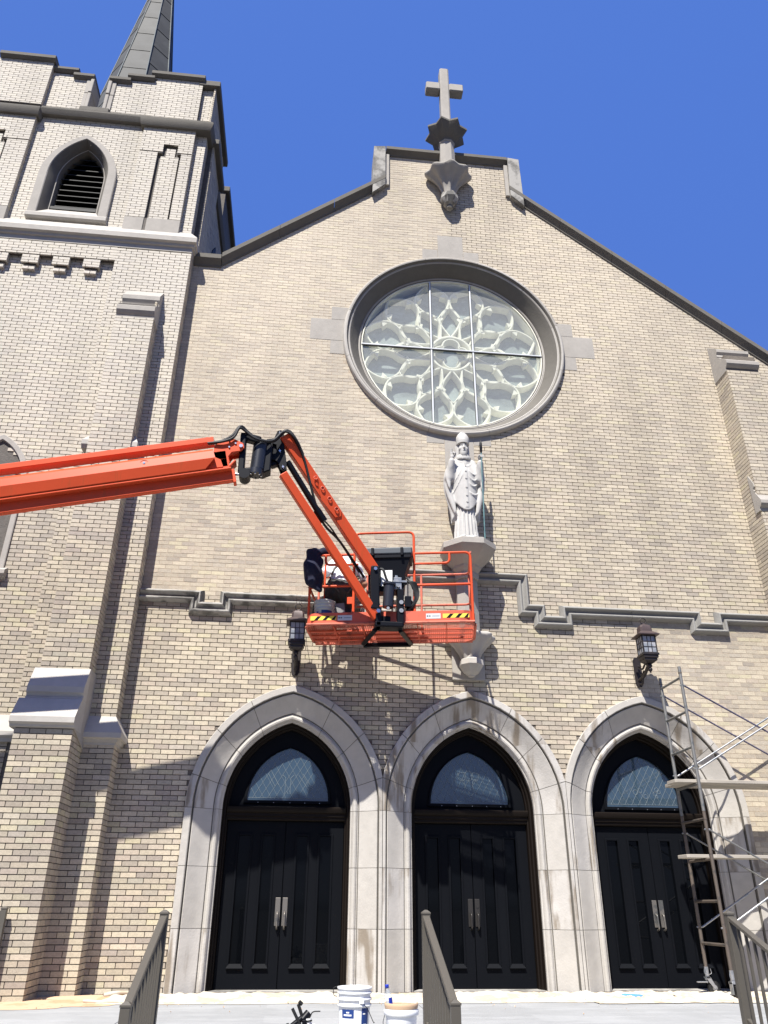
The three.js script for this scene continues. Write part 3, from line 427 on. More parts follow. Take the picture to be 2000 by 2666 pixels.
  part('pendant', loft([o8(0.05, 4.04, 0.14), o8(0.06, 4.06, 0.14), o8(0.12, 4.10, 0.15), o8(0.185, 4.20, 0.17), o8(0.175, 4.28, 0.17), o8(0.08, 4.33, 0.15), o8(0.06, 4.45, 0.12)], true, true, 0.35), M.stoneLight, st);
  part('backing_stone', box(-0.27, 0.23, 4.02, 4.72, -0.03, 0.045, 0.004), M.stone, st);
}
// right buttress ---------------------------------------------------------
const capProf = (zb, y, zm, zf, s = 1) => [[zb, y], [zb + 0.02, y], [zm, y - 0.235 * s], [zm, y - 0.30 * s], [zm - 0.035, y - 0.345 * s], [zm - 0.02, y - 0.40 * s], [zm - 0.035, y - 0.42 * s], [zm - 0.02, y - 0.43 * s], [zf, y - 0.66 * s], [zf, y - 0.73 * s], [zf - 0.03, y - 0.775 * s], [zf - 0.075, y - 0.80 * s], [zf - 0.08, y - 0.86 * s], [zb, y - 0.86 * s]];
{
  const b = part('buttress', box(5.075, 5.685, 0, 10.3, -0.02, 0.432), M.mortarOld, church);
  facing(facadeBricks, { o: [5.067, 0, 0.44], u: [1, 0, 0], n: [0, 0, 1], W: 0.626, y0: 0, y1: 9.95, seed: 3, bleach: bleachY(0.40), phase: 0.05 });
  facing(facadeBricks, { o: [5.067, 0, 0.0], u: [0, 0, 1], n: [-1, 0, 0], W: 0.402, y0: 0, y1: 10.5, seed: 4, bleach: bleachY(0.25), skip: (x, y, z) => y > 9.93 + (0.44 - z) * 1.3 });
  part('weathering_stone', profX(capProf(-0.01, 10.80, 0.28, 0.50), 5.055, 5.70), M.stone, b);
  part('weathering_stone', profX(capProf(0.30, 7.72, 0.42, 0.52, 0.85), 5.045, 5.71), M.stone, b);
}
layBricks(facadeBricks, church);

// ------------------------------------------------------------------ bell tower
const tower = thing('bell_tower', 'tall pale brick bell tower with louvred window, stepped parapet and dark metal spire', 'bell tower');
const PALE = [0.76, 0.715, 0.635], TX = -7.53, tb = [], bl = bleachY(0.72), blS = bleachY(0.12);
{
  // cores behind the brick (mortar shows in the joints)
  const mm = M.mortarDark, e = 0.0125;
  part('wall', box(-10.02, -5.034 - e, -0.4, 12.0, -4.6, 0.20 - e), mm, tower);
  part('wall', [box(-6.39 + e, -5.034 - e, 0, 11.9, 0.19, 0.305 - e), box(-10.02, -8.65 - e, 0, 11.9, 0.19, 0.305 - e), box(-8.66, -6.38, 11.612, 12.0, 0.18, 0.305 - e), box(-8.66, -6.38, -0.4, 3.02, 0.18, 0.30 - e)], mm, tower);
  const win = (x, y) => y < 5.45 ? false : Math.abs(x - TX) < 0.45 && y < 6.9 || (y >= 6.9 && Math.hypot(Math.abs(x - TX) + 0.42, y - 6.9) < 0.84);
  facing(tb, { o: [-8.65, 0, 0.20], u: [1, 0, 0], n: [0, 0, 1], W: 2.26, y0: 3.2, y1: 11.62, seed: 11, bleach: bl, pale: PALE, skip: win });
  facing(tb, { o: [-8.65, 0, 0.30], u: [1, 0, 0], n: [0, 0, 1], W: 2.26, y0: 0, y1: 2.98, seed: 12, bleach: bl, pale: PALE });
  facing(tb, { o: [-6.39, 0, 0.305], u: [1, 0, 0], n: [0, 0, 1], W: 1.356, y0: 3.1, y1: 11.9, seed: 13, bleach: bl, pale: PALE, phase: 0.06, skip: (x, y) => x > -5.95 && x < -5.52 && y < 10.4 });
  facing(tb, { o: [-10.0, 0, 0.305], u: [1, 0, 0], n: [0, 0, 1], W: 1.35, y0: 0, y1: 11.9, seed: 14, bleach: bl, pale: PALE });
  facing(tb, { o: [-8.65, 0, 0.305], u: [1, 0, 0], n: [0, 0, 1], W: 2.26, y0: 11.60, y1: 11.93, seed: 15, bleach: bl, pale: PALE });
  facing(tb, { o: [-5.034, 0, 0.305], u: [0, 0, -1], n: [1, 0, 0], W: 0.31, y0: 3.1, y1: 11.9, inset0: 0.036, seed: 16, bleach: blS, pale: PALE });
  // corbel table
  const blk = [], crb = []; let first = true;
  for (let k = 0; k < 4; k++) { const x1 = -6.645 - k * 0.545, x0 = x1 - 0.295;
    blk.push(box(x0 + e, x1 - e, 11.405, 11.61, 0.19, 0.305 - e)); crb.push([x0 + 0.035, x1 - 0.045]);
    facing(tb, { o: [x0, 0, 0.305], u: [1, 0, 0], n: [0, 0, 1], W: 0.295, y0: 11.39, y1: 11.60, seed: 40 + k, bleach: bl, pale: PALE, phase: 0.05 + 0.04 * k });
    facing(tb, { o: [x1, 0, 0.305], u: [0, 0, -1], n: [1, 0, 0], W: 0.10, y0: 11.39, y1: 11.60, inset0: 0.036, seed: 50 + k, bleach: blS, pale: PALE }); }
  part('corbel_course', blk, mm, tower);
  for (const [a, b] of crb) { part('corbel_brick', box(a, (a + b) / 2 - 0.004, 11.262, 11.322, 0.17, 0.268, 0.003), toneMat([0.66, 0.6, 0.52]), tower); part('corbel_brick', box((a + b) / 2 + 0.004, b, 11.262, 11.322, 0.17, 0.268, 0.003), toneMat([0.6, 0.55, 0.47]), tower); part('corbel_brick', box(a + 0.002, b - 0.002, 11.33, 11.385, 0.17, 0.235), toneMat([0.5, 0.45, 0.4]), tower); }

  // stepped buttress on the pier
  const bt = part('buttress', [box(-6.05 + 0, -5.41 - e, 3.0, 10.3, 0.19, 0.65 - e), box(-6.12, -5.405 - e, -0.4, 3.2, 0.19, 0.90 - e)], mm, tower);
  facing(tb, { o: [-6.06, 0, 0.65], u: [1, 0, 0], n: [0, 0, 1], W: 0.65, y0: 3.75, y1: 10.05, seed: 21, bleach: bl, pale: PALE, phase: 0.02 });
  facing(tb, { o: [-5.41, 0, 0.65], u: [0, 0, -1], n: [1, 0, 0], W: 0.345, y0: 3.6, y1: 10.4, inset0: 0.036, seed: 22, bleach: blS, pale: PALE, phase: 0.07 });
  facing(tb, { o: [-6.13, 0, 0.90], u: [1, 0, 0], n: [0, 0, 1], W: 0.725, y0: 0, y1: 2.98, seed: 23, bleach: bl, pale: PALE, phase: 0.09 });
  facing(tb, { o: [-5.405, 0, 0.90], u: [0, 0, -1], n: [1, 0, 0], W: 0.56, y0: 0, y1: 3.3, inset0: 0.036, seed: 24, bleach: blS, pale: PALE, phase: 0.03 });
  part('weathering_stone', profX([[0.29, 10.88], [0.315, 10.88], [0.52, 10.61], [0.52, 10.52], [0.49, 10.47], [0.475, 10.44], [0.475, 10.425], [0.71, 10.20], [0.71, 10.11], [0.675, 10.05], [0.655, 10.03], [0.648, 9.98], [0.29, 9.98]], -6.045, -5.40), M.stone, bt);
  for (const [x0, x1, sd] of [[-6.17, -6.055, -1], [-5.415, -5.315, 1]]) part('weathering_stone', loft([[7.36, 1, 0.58], [7.42, 1, 0.62], [7.50, 1, 0.62], [7.72, 0.08, 0.45]].map(([y, k, zf]) => { const a = sd < 0 ? lerp(x1, x0, k) : x0, b = sd < 0 ? x1 : lerp(x0, x1, k); return [[a, y, zf], [b, y, zf], [b, y, 0.29], [a, y, 0.29]]; }), true, true, 0.3), M.stoneLight, bt);
  part('weathering_stone', profX([[0.60, 3.84], [0.655, 3.83], [0.80, 3.55], [0.80, 3.475], [0.775, 3.45], [0.765, 3.42], [0.79, 3.405], [0.79, 3.39], [0.60, 3.39]], -6.12, -5.385, 0.3), M.stoneLight, bt);
  part('weathering_stone', profX([[0.60, 3.386], [0.80, 3.386], [0.985, 3.115], [0.985, 3.045], [0.945, 3.02], [0.935, 2.995], [0.90, 2.985], [0.60, 2.985]], -6.19, -5.385, 0.3), M.stoneLight, bt);
  part('weathering_stone', [extrude([[0.28, 3.84], [0.599, 3.84], [0.599, 2.985], [0.9, 2.985], [0.28, 2.80]].map(([z, y]) => [z, y]), 0, 0.012).applyMatrix4(new THREE.Matrix4().makeBasis(V(0, 0, 1), V(0, 1, 0), V(-1, 0, 0)).setPosition(-5.388, 0, 0))], M.stone, bt);
  // lower, thicker part of the pier with its sloped cap
  part('pier_base', box(-5.42, -4.985 - e, -0.4, 2.95, -0.02, 0.345 - e), mm, tower);
  facing(tb, { o: [-5.405, 0, 0.345], u: [1, 0, 0], n: [0, 0, 1], W: 0.42, y0: 0, y1: 2.9, seed: 25, bleach: bl, pale: PALE });
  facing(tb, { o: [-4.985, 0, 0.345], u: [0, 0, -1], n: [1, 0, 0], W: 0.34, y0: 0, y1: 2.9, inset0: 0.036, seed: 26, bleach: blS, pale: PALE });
  const pr = (y, z, x) => [[-5.41, y, z], [x, y, z], [x, y, -0.02], [-5.41, y, -0.02]];
  part('pier_cap', loft([pr(2.885, 0.352, -4.978), pr(2.92, 0.355, -4.975), pr(2.925, 0.37, -4.96), pr(2.96, 0.385, -4.945), pr(2.97, 0.44, -4.90), pr(3.035, 0.445, -4.895), pr(3.275, 0.308, -5.031)], true, true, 0.3), M.stoneLight, tower);
  // water table left of the buttress
  part('water_table', profX([[0.19, 3.28], [0.21, 3.28], [0.40, 3.03], [0.40, 2.975], [0.36, 2.945], [0.345, 2.90], [0.19, 2.90]], -9.4, -6.13), M.stoneLight, tower);
  // lancet window low in the tower
  const lan = (r, n = 12, y0 = 5.42) => { const h = 0.30 + r, c = 0.42, R = c + h, th = Math.acos(c / R), a = [[-h, y0]]; for (let i = 0; i <= n; i++) a.push([c - R * Math.cos(th * i / n), 6.92 + R * Math.sin(th * i / n)]); return a.concat(a.slice(0, -1).reverse().map(([x, y]) => [-x, y])); };
  const LP = [[0.205, 0.15], [0.205, 0.225], [0.195, 0.232], [0.125, 0.232], [0.118, 0.222], [0.11, 0.17], [0.098, 0.165], [0.09, 0.18], [0.075, 0.17], [0.0, 0.06], [0, -0.05], [0.1, -0.05]];
  const lr = LP.map(([r, z]) => lan(r).map(([x, y]) => [x + TX, y, z])); const rings = lr[0].map((_, i) => lr.map((l) => l[i]));
  const lw = part('lancet_window', loft(rings, true, true, 0.5), M.stone, tower);
  part('sill', profX([[0.06, 5.44], [0.20, 5.44], [0.31, 5.37], [0.31, 5.31], [0.27, 5.27], [0.20, 5.25], [0.06, 5.25]], TX - 0.56, TX + 0.56), M.stone, lw);
  part('window_frame', extrude(lan(0.004).map(([x, y]) => [x + TX, y]), 0.03, 0.07, [lan(-0.055, 12, 5.48).map(([x, y]) => [x + TX, y])]), M.blackPaint, lw);
  part('window_pane', extrude(lan(-0.05, 12, 5.47).map(([x, y]) => [x + TX, y]), 0.035, 0.04), M.leadGlass, lw);
}
// cornice and belfry ----------------------------------------------------
{
  const mm = M.mortarDark, e = 0.0125, ZW = 0.08, ZP = 0.20, X1 = -5.155, X0 = 2 * TX - X1;
  const rect = (y, z, x) => [[2 * TX - x, y, z], [x, y, z], [x, y, -4.9], [2 * TX - x, y, -4.9]];
  part('cornice', loft([rect(11.93, 0.307, -5.032), rect(12.03, 0.312, -5.027), rect(12.04, 0.345, -4.995), rect(12.09, 0.355, -4.985), rect(12.11, 0.405, -4.955), rect(12.215, 0.412, -4.948), rect(12.60, 0.14, -5.14), rect(12.62, 0.05, -5.2)], true, true, 0.3), M.stoneLight, tower);
  part('belfry_wall', [box(X0 + e, X1 - e, 12.3, 15.75, -4.7, -0.46)], mm, tower);
  const lvo = (x, y) => Math.abs(x - TX) < 0.66 && y < 13.9 && y > 12.8 || (y >= 13.9 && Math.hypot(Math.abs(x - TX) + 0.64, y - 13.9) < 1.29);
  const hole = []; { const h = 0.58, c = 0.62, R = c + h, th = Math.acos(c / R); hole.push([TX - h, 12.9]); for (let i = 0; i <= 12; i++) hole.push([TX + c - R * Math.cos(th * i / 12), 13.93 + R * Math.sin(th * i / 12)]); for (let i = 11; i >= 0; i--) hole.push([TX - c + R * Math.cos(th * i / 12), 13.93 + R * Math.sin(th * i / 12)]); hole.push([TX + h, 12.9]); }
  part('belfry_wall', extrude([[X0 + e, 12.3], [X1 - e, 12.3], [X1 - e, 15.75], [X0 + e, 15.75]], -0.459, ZW - e, [hole]), mm, tower);
  facing(tb, { o: [X0, 0, ZW], u: [1, 0, 0], n: [0, 0, 1], W: X1 - X0, y0: 12.5, y1: 15.7, seed: 31, bleach: bl, pale: PALE, skip: (x, y) => lvo(x, y) || (x > -6.3 && x < -5.48) || x < -8.75 });
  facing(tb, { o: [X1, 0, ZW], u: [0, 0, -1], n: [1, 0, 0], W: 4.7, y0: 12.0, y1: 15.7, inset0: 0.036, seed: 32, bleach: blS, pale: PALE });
  // corner piers with a sunk, stepped panel
  for (const s of [1, -1]) {
    const x0 = s > 0 ? -6.43 : -9.67, x1 = s > 0 ? -5.375 : -8.62, p0 = s > 0 ? -6.06 : -9.5, p1 = s > 0 ? -5.585 : -9.03;
    part('corner_pier', [extrude([[x0 + e, 12.4], [x1 - e, 12.4], [x1 - e, 15.6], [x0 + e, 15.6]], 0.06, ZP - e, [[[p0 - e, 12.86], [p1 + e, 12.86], [p1 + e, 14.73], [p1 - 0.085, 14.73], [p1 - 0.085, 14.99], [p0 + 0.095, 14.99], [p0 + 0.095, 14.73], [p0 - e, 14.73]]]), box(p0 - 0.02, p1 + 0.02, 12.8, 15.02, 0.05, ZP - 0.07)], mm, tower);
    const Fc = (xa, xb, ya, yb, z, sd) => facing(tb, { o: [xa, 0, z], u: [1, 0, 0], n: [0, 0, 1], W: xb - xa, y0: ya, y1: yb, seed: sd + s, bleach: bl, pale: PALE, phase: ((xa * 7.3) % 0.2 + 0.2) % 0.2 });
    Fc(x0, p0, 12.85, 14.73, ZP, 33); Fc(p1, x1, 12.85, 14.73, ZP, 133); Fc(x0, p0 + 0.095, 14.73, 14.99, ZP, 233); Fc(p1 - 0.085, x1, 14.73, 14.99, ZP, 333); Fc(x0, x1, 14.99, 15.55, ZP, 433);
    Fc(p0 + 0.07, p1 - 0.045, 12.86, 14.65, ZP - 0.03, 533); Fc(p0 + 0.165, p1 - 0.13, 14.65, 14.915, ZP - 0.03, 633);
    facing(tb, { o: [x1, 0, ZP], u: [0, 0, -1], n: [1, 0, 0], W: 0.12, y0: 12.5, y1: 15.55, inset0: 0.036, seed: 38 + s, bleach: blS, pale: PALE });
    part('pier_plinth', [box(x0 - 0.004, p0 - 0.004, 12.40, 12.852, 0.06, ZP + 0.004, 0.003), box(p0 + 0.055, x1 + 0.004, 12.40, 12.852, 0.06, ZP + 0.004, 0.003)], M.stone, tower);
  }
  part('corner_plinth', box(-5.372, X1 + 0.004, 12.42, 12.66, 0.0, ZW + 0.004, 0.003), M.stone, tower);
  // louvred window
  const lan = (h, c, y0, yb, n = 12) => { y0 = 14.02 - (h - 0.43) * 0.42; yb = h > 0.5 ? 12.70 : 13.0; const R = c + h, th = Math.acos(c / R), a = [[TX - h, yb]]; for (let i = 0; i <= n; i++) a.push([TX + c - R * Math.cos(th * i / n), y0 + R * Math.sin(th * i / n)]); return a.concat(a.slice(0, -1).reverse().map(([x, y]) => [2 * TX - x, y])); };
  const LP = [[0.75, 0.06], [0.75, 0.142], [0.735, 0.152], [0.59, 0.152], [0.575, 0.14], [0.475, -0.03], [0.468, -0.05], [0.45, -0.055], [0.43, -0.10], [0.43, -0.24], [0.5, -0.26], [0.7, -0.1]];
  const LJ = [0, 0.30, 0.62, 1];
  const core = part('louvred_window', loft(lan(1, 0.64, 13.75, 12.60).map((_, i) => LP.map(([h, z]) => [...lan(h - 0.004, 0.64, 13.75, 12.60)[i], z - 0.004])), true, true, 0.5), M.stoneDark, tower);
  const ln = lan(0.5, 0.64, 13.75, 12.60).length, cut = [0, 1, 5, 9, 16, 18, 22, ln - 2, ln - 1];
  const full = (i) => LP.map(([h, z]) => [...lan(h, 0.64, 13.75, 12.60)[i], z]);
  for (const [a, b] of [[0, 1], [1, 6], [6, 10], [10, ln - 11], [ln - 11, ln - 7], [ln - 7, ln - 2], [ln - 2, ln - 1]]) { const rs = []; for (let i = a; i <= b; i++) rs.push(full(i)); const g = loft(rs, true, true, 0.5); part('surround_stone', g, M.stone, core); }
  part('sill', profX([[-0.24, 13.20], [-0.05, 13.12], [0.175, 12.80], [0.175, 12.715], [0.14, 12.69], [-0.24, 12.69]], TX - 0.755, TX + 0.755), M.stoneLight, core);
  for (let k = 0; k < 11; k++) { const y = 13.20 + k * 0.152; const h = y < 14.02 ? 0.435 : Math.max(0, Math.sqrt(Math.max(0, 1.075 * 1.075 - (y - 14.02) ** 2)) - 0.64); if (h < 0.05) continue; part('louvre_slat', loft([[[TX - h, y, -0.15], [TX + h, y, -0.15], [TX + h, y + 0.15, -0.30], [TX - h, y + 0.15, -0.30]], [[TX - h, y - 0.018, -0.15], [TX + h, y - 0.018, -0.15], [TX + h, y + 0.132, -0.30], [TX - h, y + 0.132, -0.30]]], true, true, 0.3), M.louvre, core); }
  part('louvre_sill', box(TX - 0.44, TX + 0.44, 13.16, 13.235, -0.22, -0.06, 0.005), M.louvre, core);
  part('belfry_opening', box(TX - 0.55, TX + 0.55, 12.7, 15.0, -0.40, -0.36), M.louvre, core);

  // string course and stepped parapet
  const band = (x0, x1, y0, y1, z) => loft([[0, 0], [0.05, 0.0], [0.075, 0.05], [0.10, 0.12], [0.10, 0.17], [0.0, 0.25]].map(([d, h]) => [[x0 - 0, y0 + h, z + d], [x1 + d, y0 + h, z + d], [x1 + d, y0 + h, -4.8], [x0, y0 + h, -4.8]]), true, true, 0.3);
  part('string_course', band(X0 + 0.2, X1, 15.62, 15.85, ZW + 0.04), M.stoneDark, tower);
  for (const g of [loft([[0, 0], [0.06, 0.0], [0.085, 0.05], [0.11, 0.14], [0.11, 0.19], [0, 0.26]].map(([d, h]) => [[-6.47 - d * 0.4, 15.46 + h, ZP + d], [X1 + 0.02 + d * 1.1, 15.46 + h, ZP + d], [X1 + 0.02 + d * 1.1, 15.46 + h, -1.0], [-6.47 - d * 0.4, 15.46 + h, -1.0]]), true, true, 0.3), loft([[0, 0], [0.06, 0.0], [0.085, 0.05], [0.11, 0.14], [0.11, 0.19], [0, 0.26]].map(([d, h]) => [[-9.8, 15.46 + h, ZP + d], [-8.59 + d * 0.4, 15.46 + h, ZP + d], [-8.59 + d * 0.4, 15.46 + h, -1.0], [-9.8, 15.46 + h, -1.0]]), true, true, 0.3)]) part('string_course', g, M.stoneDark, tower);
  const zP = 0.14, steps = [[0.165, 15.93], [0.20, 16.50], [0.20, 16.86], [0.56, 16.86], [0.56, 17.02], [1.05, 17.02], [1.05, 17.20], [2.12, 17.20]];
  const meR = [[TX + 0.22, 15.8], ...[[0.22, 16.84], [0.58, 16.84], [0.58, 17.0], [1.07, 17.0], [1.07, 17.16], [2.12, 17.16]].map(([x, y]) => [TX + x, y]), [TX + 2.12, 15.8]];
  for (const s of [1, -1]) {
    const mir = (l) => s > 0 ? l : l.map(([x, y]) => [2 * TX - x, y]).reverse();
    part('parapet', extrude(mir(meR), -0.28, zP - e), mm, tower);
    const inside = (x, y) => { const u = (x - TX) * s; return u > 0.22 && u < 2.12 && y < (u < 0.58 ? 16.84 : u < 1.07 ? 17.0 : 17.16); };
    facing(tb, { o: [TX - 2.12, 0, zP], u: [1, 0, 0], n: [0, 0, 1], W: 4.24, y0: 15.86, y1: 17.16, seed: 70 + s, bleach: bl, pale: PALE, skip: (x, y) => !inside(x, y) });
    if (s < 0) { part('parapet_pier', box(-9.72, -8.58 - e, 15.78, 17.16, 0, 0.25 - e), mm, tower); facing(tb, { o: [-9.72, 0, 0.25], u: [1, 0, 0], n: [0, 0, 1], W: 1.14, y0: 15.8, y1: 17.16, seed: 77, bleach: bl, pale: PALE }); facing(tb, { o: [-8.58, 0, 0.25], u: [0, 0, -1], n: [1, 0, 0], W: 0.11, y0: 15.86, y1: 17.16, inset0: 0.036, seed: 78, bleach: blS, pale: PALE }); }
    // coping along the steps
    const cz0 = -0.30, cz1 = zP + 0.085, X = (a, b) => s > 0 ? [TX + a, TX + b] : [TX - b, TX - a];
    const cop = (a, b, y0, y1, z = cz1) => { const [x0, x1] = X(a, b); part('coping_stone', loft([[y0, -0.06], [y0 + 0.05, 0], [y1 - 0.03, 0], [y1, -0.05]].map(([y, d]) => [[x0, y, z + d], [x1, y, z + d], [x1, y, cz0], [x0, y, cz0]]), true, true, 0.3), M.stoneDark, tower); };
    cop(0.165, 0.60, 16.845, 17.0); cop(0.52, 1.09, 17.004, 17.15); cop(1.01, 2.16, 17.164, 17.33, s > 0 ? cz1 : 0.335);
    for (const [u, ya, yb] of [[0.22, 15.93, 16.40], [0.22, 16.41, 16.84]]) { const [x0, x1] = X(u - 0.075 - (ya < 16.2 ? 0.0 : 0), u + 0.004); part('coping_stone', box(x0, x1, ya, yb, cz0 + 0.02, cz1 - 0.02 - (ya < 16.2 ? 0.012 : 0), 0.02), M.stone, tower); const [q0, q1] = X(u + 0.005, u + 0.09); part('coping_stone', box(q0, q1, ya, yb, zP - 0.05, zP + 0.03, 0.012), M.stone, tower); }
  }
  part('coping_stone', box(TX - 0.30, TX + 0.30, 15.80, 15.925, -0.30, zP + 0.07, 0.012), M.stoneDark, tower);
  // side parapet and corner turrets seen edge-on at the right
  part('parapet', [box(X1 - 0.3, X1 + 0.02, 15.8, 17.05, -1.9, 0.02), box(X1 - 0.3, X1 + 0.02, 15.8, 17.05, -4.8, -2.7)], mm, tower);
  facing(tb, { o: [-5.42, 0, 0.032], u: [1, 0, 0], n: [0, 0, 1], W: 0.27, y0: 15.86, y1: 17.05, seed: 80, bleach: bl, pale: PALE });
  facing(tb, { o: [X1 + 0.028, 0, 0.10], u: [0, 0, -1], n: [1, 0, 0], W: 1.95, y0: 15.86, y1: 17.05, seed: 81, bleach: blS, pale: PALE });
  for (const g of [box(X1 - 0.34, X1 + 0.12, 17.07, 17.24, -1.95, 0.16, 0.02), box(X1 - 0.34, X1 + 0.12, 17.07, 17.24, -4.9, -2.65, 0.02)]) part('coping_stone', g, M.stoneDark, tower);
  part('corner_pier', [box(X1 - 0.5, X1 + 0.115, 12.2, 15.6, -1.25, -0.18)], mm, tower);
  facing(tb, { o: [X1 + 0.125, 0, -0.17], u: [0, 0, -1], n: [1, 0, 0], W: 1.08, y0: 12.2, y1: 15.5, seed: 83, bleach: blS, pale: PALE });
  part('corner_pier', [box(X1 - 0.5, X1 + 0.125, 12.2, 15.6, -4.9, -3.7)], mm, tower);
  for (const g of [box(X1 - 0.3, X1 + 0.24, 15.50, 15.66, -1.35, -0.08, 0.03), box(X1 - 0.3, X1 + 0.24, 15.50, 15.66, -4.95, -3.6, 0.03)]) part('string_course', g, M.stoneDark, tower);
  part('louvred_window', extrude([[-0.5, 12.8], [0.5, 12.8], [0.5, 13.8], [0.3, 14.5], [0, 14.9], [-0.3, 14.5], [-0.5, 13.8]], 0, 0.03).applyMatrix4(new THREE.Matrix4().makeBasis(V(0, 0, 1), V(0, 1, 0), V(-1, 0, 0)).setPosition(X1 + 0.02, 0, -2.45)), M.louvre, tower);
  part('tower_roof', box(X0 + 0.1, X1 - 0.1, 15.6, 15.75, -4.7, 0), M.stoneDark, tower);

  // spire: eight faces of lapped metal sheets with standing seams
  const sx = TX - 0.01, sz = -2.1, apex = 26.7, rr = (y) => (apex - y) * 0.1135, N = 8;
  const at = (a, y, d = 0) => [sx + Math.sin(a) * (rr(y) + d), y, sz + Math.cos(a) * (rr(y) + d)];
  const sp = part('spire', loft([15.4, 26.69].map((y) => { const o = []; for (let k = 0; k < N; k++) o.push(at((k + 0.5) / N * Math.PI * 2, y, -0.012)); return o; }), true, true, 0.2), M.spire, tower, 'dark metal spire of lapped sheets with pale seams');
  const ra = rng(5); for (let k = 0; k < N; k++) { const a0 = (k - 0.5) / N * Math.PI * 2, a1 = (k + 0.5) / N * Math.PI * 2; let y = 16.2 + (k % 2) * 0.35; const tone = [[0.052, 0.055, 0.055], [0.042, 0.045, 0.046], [0.064, 0.066, 0.063]].map((q) => mat(...q, { roughness: 0.75, map: T.lead }));
    while (y < 25.6) { const y1 = Math.min(y + 0.86, 25.8); const m = (p, q, t) => p.map((v, i) => lerp(v, q[i], t)); const A = at(a0, y, 0.006), B = at(a1, y, 0.006), D = at(a0, y1 - 0.012, -0.004), E2 = at(a1, y1 - 0.012, -0.004); part('spire_sheet', loft([[A, B, m(B, E2, 1), m(A, D, 1)].map((p) => p), [at(a0, y, -0.02), at(a1, y, -0.02), at(a1, y1, -0.03), at(a0, y1, -0.03)]], true, true, 0.2), tone[Math.floor(ra() * 3)], sp); y = y1; }
    part('spire_seam', cyl(at(a1, 15.9, 0.004), at(a1, 26.5, 0.004), 0.022, 6, 0.012), M.spireSeam, sp); }
}
layBricks(tb, tower);

// ------------------------------------------------------------------ ground, landing and steps
{
  const g = new THREE.Mesh(fin(moved(new THREE.BoxGeometry(600, 0.5, 600), 0, -1.01, 0)), M.asphalt); g.name = 'ground'; g.userData.kind = 'structure'; g.receiveShadow = true; scene.add(g);
  const l = thing('landing', 'pale concrete landing in front of the church doors', undefined); delete l.userData.category; l.userData.kind = 'structure';
  part('slab_base', box(-6.6, 7.4, -0.76, -0.012, -0.6, 4.68), M.concrete, l);
  const xs = [-6.62, -4.05, -1.02, 1.95, 4.9, 7.42], zs = [-0.55, 2.36, 4.70];
  for (let i = 0; i + 1 < xs.length; i++) for (let j = 0; j + 1 < zs.length; j++) part('slab', box(xs[i] + 0.004, xs[i + 1] - 0.004, -0.10, 0, zs[j] + 0.004, zs[j + 1] - 0.004, 0.004), M.concrete, l);
  const s = thing('steps', 'concrete steps below the landing', undefined); delete s.userData.category; s.userData.kind = 'structure';
  for (let k = 0; k < 4; k++) part('step', box(-6.6, 7.4, -0.77, -0.15 * (k + 1), 4.706 + k * 0.36, 4.70 + (k + 1) * 0.36, 0.008), M.concrete, s);
  for (let k = 0; k < 4; k++) part('step', box(-6.63 - (k + 1) * 0.36, -6.634 - k * 0.36, -0.77, -0.15 * (k + 1), 0.4, 4.6, 0.008), M.concrete, s);
}
